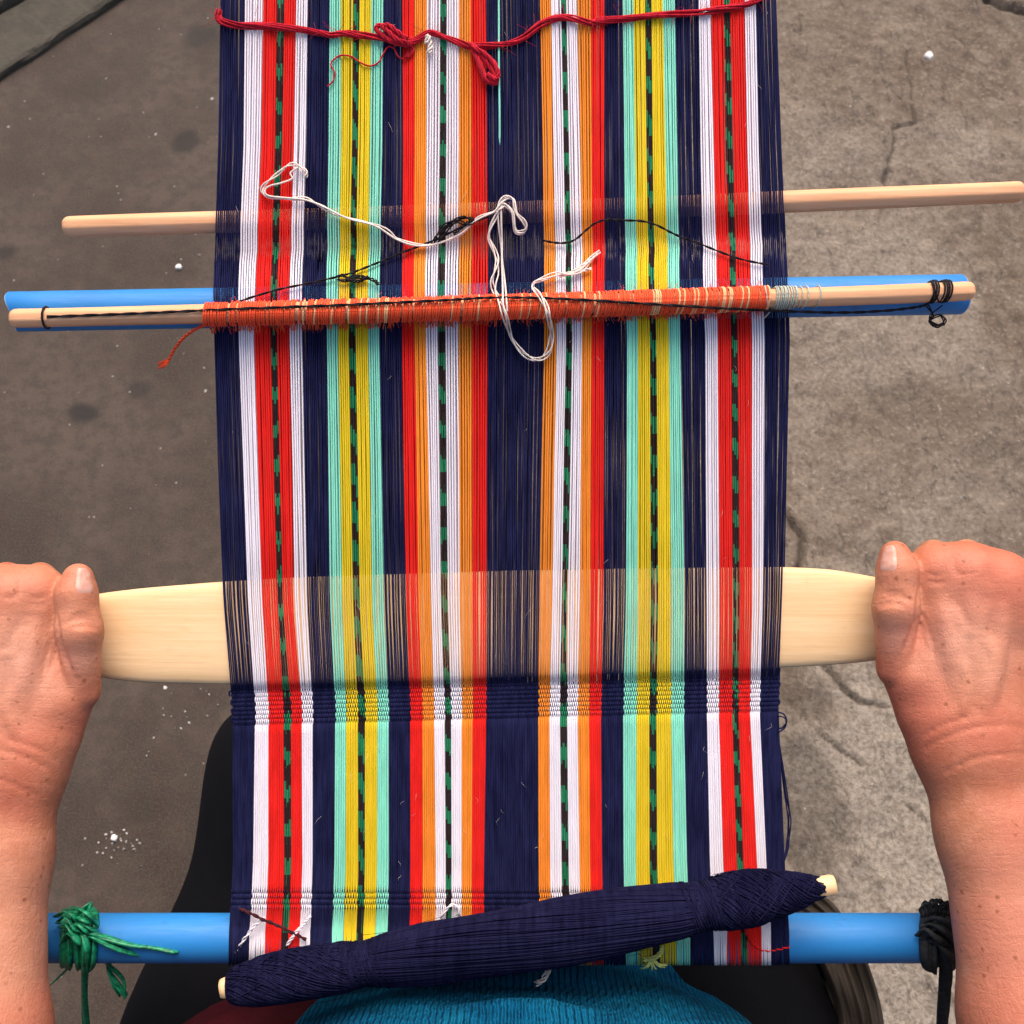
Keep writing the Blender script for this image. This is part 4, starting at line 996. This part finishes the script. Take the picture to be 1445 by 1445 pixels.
SY = ([700, 900, 1000, 1060, 1110, 1180, 1280, 1445, 1700], [1368, 1377, 1379, 1379, 1382, 1391, 1400, 1424, 1440])
def hp(side):
    if side > 0: return lambda x, y, h: P(float(x), float(y), float(h))
    return lambda x, y, h: P(float(np.interp(y + 32, *SY) - x), float(y + 32 if y < 1500 else y + 20), float(h))
def arm(side, prims, cuts, marks):
    Q = hp(side); c = lambda a, b, ra, rb, k=.012, grp=0: prims.append(Cap(Q(*a), Q(*b), ra, rb, k, grp))
    g0 = 10 if side > 0 else 20
    # palm and back of the hand
    mcp = [(1320, 802, .0185), (1366, 805, .0235), (1412, 817, .0238), (1456, 842, .0190)]
    base = [(1352, 1008, .0265), (1371, 1014, .0285), (1392, 1018, .0265), (1412, 1022, .0215)]
    rr = [(.0120, .0150), (.0126, .0155), (.0120, .0150), (.0110, .0145)]
    for m, b, r in zip(mcp, base, rr): c(m, b, r[0], r[1], .014)
    for i in range(3):                                                       # the skin between the knuckles
        p0, p1 = mcp[i], mcp[i + 1]
        c((p0[0], p0[1] + 4, p0[2] - .002), (p1[0], p1[1] + 4, p1[2] - .002), .0118, .0118, .010)
        c((p0[0], p0[1] + 1, p0[2] - .010), (p1[0], p1[1] + 1, p1[2] - .010), .0112, .0112, .012)
        c((p0[0], p0[1] + 28, p0[2] + .0005), (p1[0], p1[1] + 26, p1[2] + .0005), .0118, .0118, .012)
        c((p0[0], p0[1] + 60, p0[2]), (p1[0], p1[1] + 55, p1[2]), .0118, .0118, .010)
    c((1365, 880, .014), (1380, 985, .015), .015, .017)
    c((1438, 905, .008), (1415, 1000, .012), .013, .015)
    c((1303, 1000, .0215), (1268, 935, .0190), .0152, .0118, .012)          # thumb metacarpal
    c((1330, 1010, .022), (1365, 1030, .024), .017, .020, .014)
    c((1298, 958, .0250), (1326, 880, .0215), .0120, .0095, .008)           # fold of the web over the thumb base
    c((1324, 885, .0195), (1334, 960, .024), .0125, .0130, .012)             # muscle beside the index
    for m in mcp: c((m[0], m[1] + 2, m[2] + .0030), (m[0] + 2, m[1] + 22, m[2] + .0032), .0098, .0088, .010)   # knuckle heads
    # fingers over the far edge of the batten and back beneath it
    F = [((1321, 801, .0190), (1317, 789, -.0165), (1313, 838, -.0195), (1310, 882, -.0145), (.0114, .0098, .0086, .0074)),
         ((1367, 805, .0235), (1364, 789, -.0175), (1358, 842, -.0205), (1354, 890, -.0150), (.0118, .0100, .0088, .0076)),
         ((1413, 819, .0225), (1410, 804, -.0165), (1403, 853, -.0200), (1399, 896, -.0145), (.0112, .0094, .0083, .0072)),
         ((1456, 845, .0170), (1452, 834, -.0140), (1445, 868, -.0180), (1440, 900, -.0130), (.0102, .0082, .0073, .0065))]
    for i, (a, b, d, e, r) in enumerate(F):
        gid = g0 + i
        c(a, b, r[0], r[1], .004, gid); c(b, d, r[1], r[2], .004, gid); c(d, e, r[2], r[3], .004, gid)
        c((b[0], b[1] - 6, b[2] + .001), (b[0], b[1] - 5, b[2] - .004), r[1] * .86, r[1] * .8, .004, gid)
    # thumb along the top of the batten, nail turned to the middle
    gid = g0 + 5
    c((1262, 944, .0215), (1264, 858, .0280), .0098, .0116, .006, gid)
    c((1264, 858, .0280), (1266, 806, .0268), .0118, .0107, .005, gid)
    c((1266, 806, .0268), (1263, 784, .0255), .0107, .0084, .004, gid)
    c((1266, 860, .0180), (1266, 800, .0155), .0106, .0098, .008, gid)      # pad pressed on the wood
    # wrist and forearm
    c((1350, 1060, .0255), (1391, 1175, .0335), .0203, .0235, .016); c((1393, 1062, .0240), (1440, 1175, .0300), .0203, .0238, .016)
    c((1391, 1175, .0335), (1447, 1445, .0550), .0235, .0305, .016); c((1440, 1175, .0300), (1510, 1445, .0500), .0238, .0315, .016)
    c((1447, 1445, .0550), (1508, 1680, .0850), .0305, .0370, .016); c((1510, 1445, .0500), (1530, 1690, .0800), .0315, .0360, .016)
    c((1345, 1010, .0245), (1352, 1062, .0255), .0165, .0200, .016); c((1400, 1015, .0230), (1392, 1064, .0240), .0170, .0200, .016)
    own = [q for q in prims if (q.a[0] > 0) == (side > 0)]
    def top_h(x, y):
        hs = np.linspace(.09, .0, 181); f = field(own, np.array([Q(x, y, h) for h in hs])); i = int(np.argmax(f < 0))
        return float(hs[i]) if f[i] < 0 else 0.0
    def line(pts, r, off, kk, add):
        q = spline([(x, y, 0) for x, y in pts], 4)[:, :2]; w = [Q(x, y, max(top_h(x, y), 0) + off) for x, y in q]; m = len(w) - 1
        hh_ = [top_h(x, y) for x, y in q]
        for i in range(m):
            if min(hh_[i], hh_[i + 1]) < .019: continue
            e0 = .35 + .65 * math.sin(math.pi * i / m); e1 = .35 + .65 * math.sin(math.pi * (i + 1) / m)
            if add: prims.append(Cap(w[i], w[i + 1], r * e0, r * e1, kk))
            else: cuts.append(Cap(w[i], w[i + 1], r * e0, r * e1, kk))
    # tendons and veins stand up, creases cut in
    for pts in ([(1330, 850), (1340, 905), (1352, 975)], [(1370, 850), (1374, 910), (1376, 985)], [(1412, 862), (1402, 930), (1390, 995)]): line(pts, .0026, -.0021, .007, True)
    for pts in ([(1345, 860), (1356, 890), (1350, 925), (1364, 965), (1358, 1005)], [(1392, 855), (1384, 895), (1400, 930), (1396, 985)], [(1356, 890), (1384, 895)]): line(pts, .0017, -.0006, .004, True)
    for pts, r in (([(1240, 847), (1256, 842), (1272, 843), (1289, 849)], .0012), ([(1239, 855), (1256, 851), (1276, 853)], .0011), ([(1243, 838), (1258, 835), (1276, 837)], .0008),
                   ([(1295, 838), (1295, 866), (1286, 897), (1268, 936)], .0019), ([(1297, 858), (1306, 880), (1316, 912), (1318, 940)], .0008), ([(1296, 866), (1302, 895), (1310, 925)], .0007),
                   ([(1306, 1056), (1332, 1042), (1375, 1027), (1420, 1024), (1460, 1030)], .0006), ([(1330, 1092), (1355, 1079), (1395, 1066), (1460, 1064)], .0006), ([(1300, 1040), (1332, 1022), (1372, 1010)], .0005),
                   ([(1342, 780), (1350, 812)], .0006), ([(1348, 806), (1360, 811), (1376, 809)], .0005), ([(1390, 792), (1400, 828)], .0006), ([(1308, 808), (1320, 813), (1332, 810)], .0005), ([(1308, 819), (1322, 823), (1334, 820)], .0005)):
        line(pts, r, .0003, .0014, False)
    marks.append((Q(1266, 790, .026), .016, 'red', .7)); marks.append((Q(1264, 850, .032), .010, 'red', .5))
    for m in mcp: marks.append((Q(m[0], m[1] - 4, m[2] + .010), .015, 'red', .75))
    marks.append((Q(1285, 900, .032), .014, 'red', .6)); marks.append((Q(1262, 985, .02), .022, 'red', .9)); marks.append((Q(1262, 895, .032), .011, 'pale', .8))
    marks.append((Q(1290, 1000, .034), .03, 'red', .5))
    marks.append((Q(1355, 905, .040), .026, 'pale', 1.0)); marks.append((Q(1395, 905, .040), .02, 'pale', .6)); marks.append((Q(1395, 1300, .07), .05, 'pale', .5))
    el = Q(1515, 1685, .082); sh = Lm(side * .185, -.28, .36)
    c0 = Cap(el, sh, .040, .052, .02); prims.append(c0)
    prims.append(Cap(sh, Lm(side * .03, -.30, .38), .056, .065, .03))
    return Q
def build_person():
    root = thing("person", (0, -.42, 0), "seated weaver in a teal knit sweater and black skirt, both hands gripping the batten", "person")
    prims, cuts, marks = [], [], []
    QR = arm(1, prims, cuts, marks); QL = arm(-1, prims, cuts, marks)
    prims.append(Cap((0, -.44, .98), (0, -.45, .62), .050, .045, .03))       # trunk inside the clothes
    prims.append(Cap((0, -.44, 1.0), (0, -.42, 1.10), .055, .05, .03))
    V, F = surface(prims, .0013, cuts)
    red = np.zeros(len(V)); pale = np.zeros(len(V))
    for c, r, kind, a in marks:
        q = a * np.exp(-((V - c) ** 2).sum(1) / (r * r))
        if kind == 'red': red = np.maximum(red, q)
        else: pale = np.maximum(pale, q)
    crease = np.ones(len(V))
    body = mk("body", V, F, SKIN, root, attrs={"red": red, "pale": pale, "crease": crease})
    # thumbnails: curved plates on the inner upper side of each thumb tip
    for Q, side in ((QR, 1), (QL, -1)):
        a = Q(1266, 808, .0268); b = Q(1263, 771, .0248); t = (b - a); L = np.linalg.norm(t); t /= L
        inner = -AX * side; inner = inner - inner.dot(t) * t; inner /= np.linalg.norm(inner); up = np.cross(t, inner) * (1 if np.cross(t, inner) @ AN > 0 else -1)
        rows = []
        for i, s_ in enumerate(np.linspace(0, 1, 9)):
            row = []
            wd = math.radians(29) * (1 - .35 * max(0, (.25 - s_) / .25) ** 2 - .30 * max(0, (s_ - .75) / .25) ** 2)
            for th in np.linspace(-1, 1, 9):
                an = math.radians(46) + th * wd
                q = a + t * L * s_
                d = up * math.cos(an) + inner * math.sin(an)
                # march to the skin
                lo_, hi_ = .002, .02
                for _ in range(22):
                    mid = (lo_ + hi_) / 2
                    f = field(prims, (q + d * mid)[None])[0]
                    if f < 0: lo_ = mid
                    else: hi_ = mid
                rim = .00035 if abs(th) < .95 and 0 < i else -.0003
                row.append(q + d * (lo_ + rim + .0002 * s_))
            rows.append(row)
        top = np.array(rows); mbn = MB(); mbn.grid(top, False)
        mbn.build("thumbnail", NAIL, body)
    # clothes
    sw = [Cap((-.045, -.384, .555), (.062, -.384, .555), .145, .140, .05), Cap((-.06, -.43, .70), (.075, -.43, .70), .14, .14, .06), Cap((-.08, -.44, .86), (.08, -.44, .86), .13, .13, .06),
          Cap(Lm(-.185, -.28, .36), Lm(.185, -.28, .36), .085, .085, .05), Cap((0, -.44, 1.0), (0, -.43, 1.03), .075, .065, .04)]
    for s_ in (-1, 1):
        sh = Lm(s_ * .185, -.28, .36); el = hp(s_)(1515, 1685, .082); sw.append(Cap(sh, sh + (el - sh) * .62, .078, .066, .03))
    # soft folds gathered at the waist
    for pts, r in (([(-.14, -.330, .545), (-.08, -.262, .575), (0, -.243, .585), (.07, -.252, .575), (.125, -.300, .54)], .013),
                   ([(-.12, -.345, .60), (-.05, -.285, .64), (.02, -.272, .65), (.09, -.300, .62)], .012),
                   ([(-.02, -.250, .545), (.05, -.238, .56), (.11, -.262, .55), (.16, -.320, .50)], .011),
                   ([(-.13, -.320, .50), (-.06, -.250, .525), (0, -.236, .535), (.04, -.240, .53)], .011),
                   ([(.06, -.300, .63), (.12, -.300, .585), (.155, -.335, .54)], .012)):
        q = spline(pts, 4)
        for i in range(len(q) - 1): sw.append(Cap(q[i], q[i + 1], r, r, .010))
    V, F = surface(sw, .006, disp=lambda p: .0030 * np.sin(p[:, 2] * 60 + 2.6 * np.sin(p[:, 0] * 14 + 1) + p[:, 1] * 170) * np.clip((.64 - p[:, 2]) * 12, 0, 1))
    mk("sweater", V, F, KNIT, root)
    sa = [Cap((-.125, -.405, .475), (.115, -.43, .475), .160, .155, .03), Cap((-.125, -.405, .50), (.115, -.43, .50), .155, .148, .03)]
    V, F = surface(sa, .007, disp=lambda p: .002 * np.sin(p[:, 2] * 260))
    mk("sash", V, F, SASH, root)
    z = .43
    kl, kr = G(480., 1095., z), G(975., 1390., z)
    hl, hr = G(380., 1470., z), G(1010., 1470., z)
    sk = [Cap((-.085, -.46, .42), (.075, -.46, .42), .150, .150, .05), Cap(hl, kl, .095, .088, .05), Cap(hr, kr, .092, .085, .05), Cap(hl, (-.10, -.46, .43), .095, .12, .05), Cap(hr, (.09, -.46, .43), .09, .12, .05),
          Cap(kl, (kl[0] + .01, kl[1] - .02, .10), .086, .10, .05), Cap(kr, (kr[0] - .03, kr[1] + .02, .10), .082, .11, .05), Cap((-.10, -.45, .40), (-.08, -.40, .10), .16, .17, .06), Cap((.10, -.45, .40), (.08, -.40, .10), .16, .17, .06)]
    def folds(p):
        return .010 * np.sin(p[:, 0] * 52 + 3.5 * np.sin(p[:, 1] * 9) + p[:, 2] * 8) * np.clip((.56 - p[:, 2]) * 6, .35, 1)
    V, F = surface(sk, .008, disp=folds)
    V[:, 2] = np.maximum(V[:, 2], .012)
    mk("skirt", V, F, SKIRT, root)
build_person()

def backstrap():
    rows = [(1085, 1232), (1128, 1244), (1166, 1266), (1196, 1300), (1218, 1342), (1236, 1392), (1247, 1440), (1250, 1500), (1235, 1580)]
    sp = spline([(a, b, 0) for a, b in rows], 8)[:, :2]
    t = np.gradient(sp, axis=0); t /= np.linalg.norm(t, axis=1)[:, None]; nrm = np.stack([-t[:, 1], t[:, 0]], 1)     # towards the hip
    nrm[nrm[:, 0] > 0] *= -1
    prof = []
    for u in np.linspace(0, 1, 40):
        prof.append((u * 62, .004 * abs(math.sin(u * math.pi * 3)) ** .5 - .012 * u + .0015 * math.sin(u * 30)))
    zc = .53; top, bot = [], []
    for i in range(len(sp)):
        row = []; lo = []
        for u, z in prof:
            q = sp[i] + nrm[i] * u; zz = zc + z + .003 * math.sin(i * .25 + u * .1)
            row.append(G(q[0], q[1], zz)); lo.append(row[-1] - np.array((0, 0, .012)))
        top.append(row + lo[::-1])
    mb = MB(); mb.grid(np.array(top), True)
    prop(mb.build("backstrap", BROWN), "dark brown ridged leather strap curving round the weaver's hip under the bobbin", "strap")
backstrap()
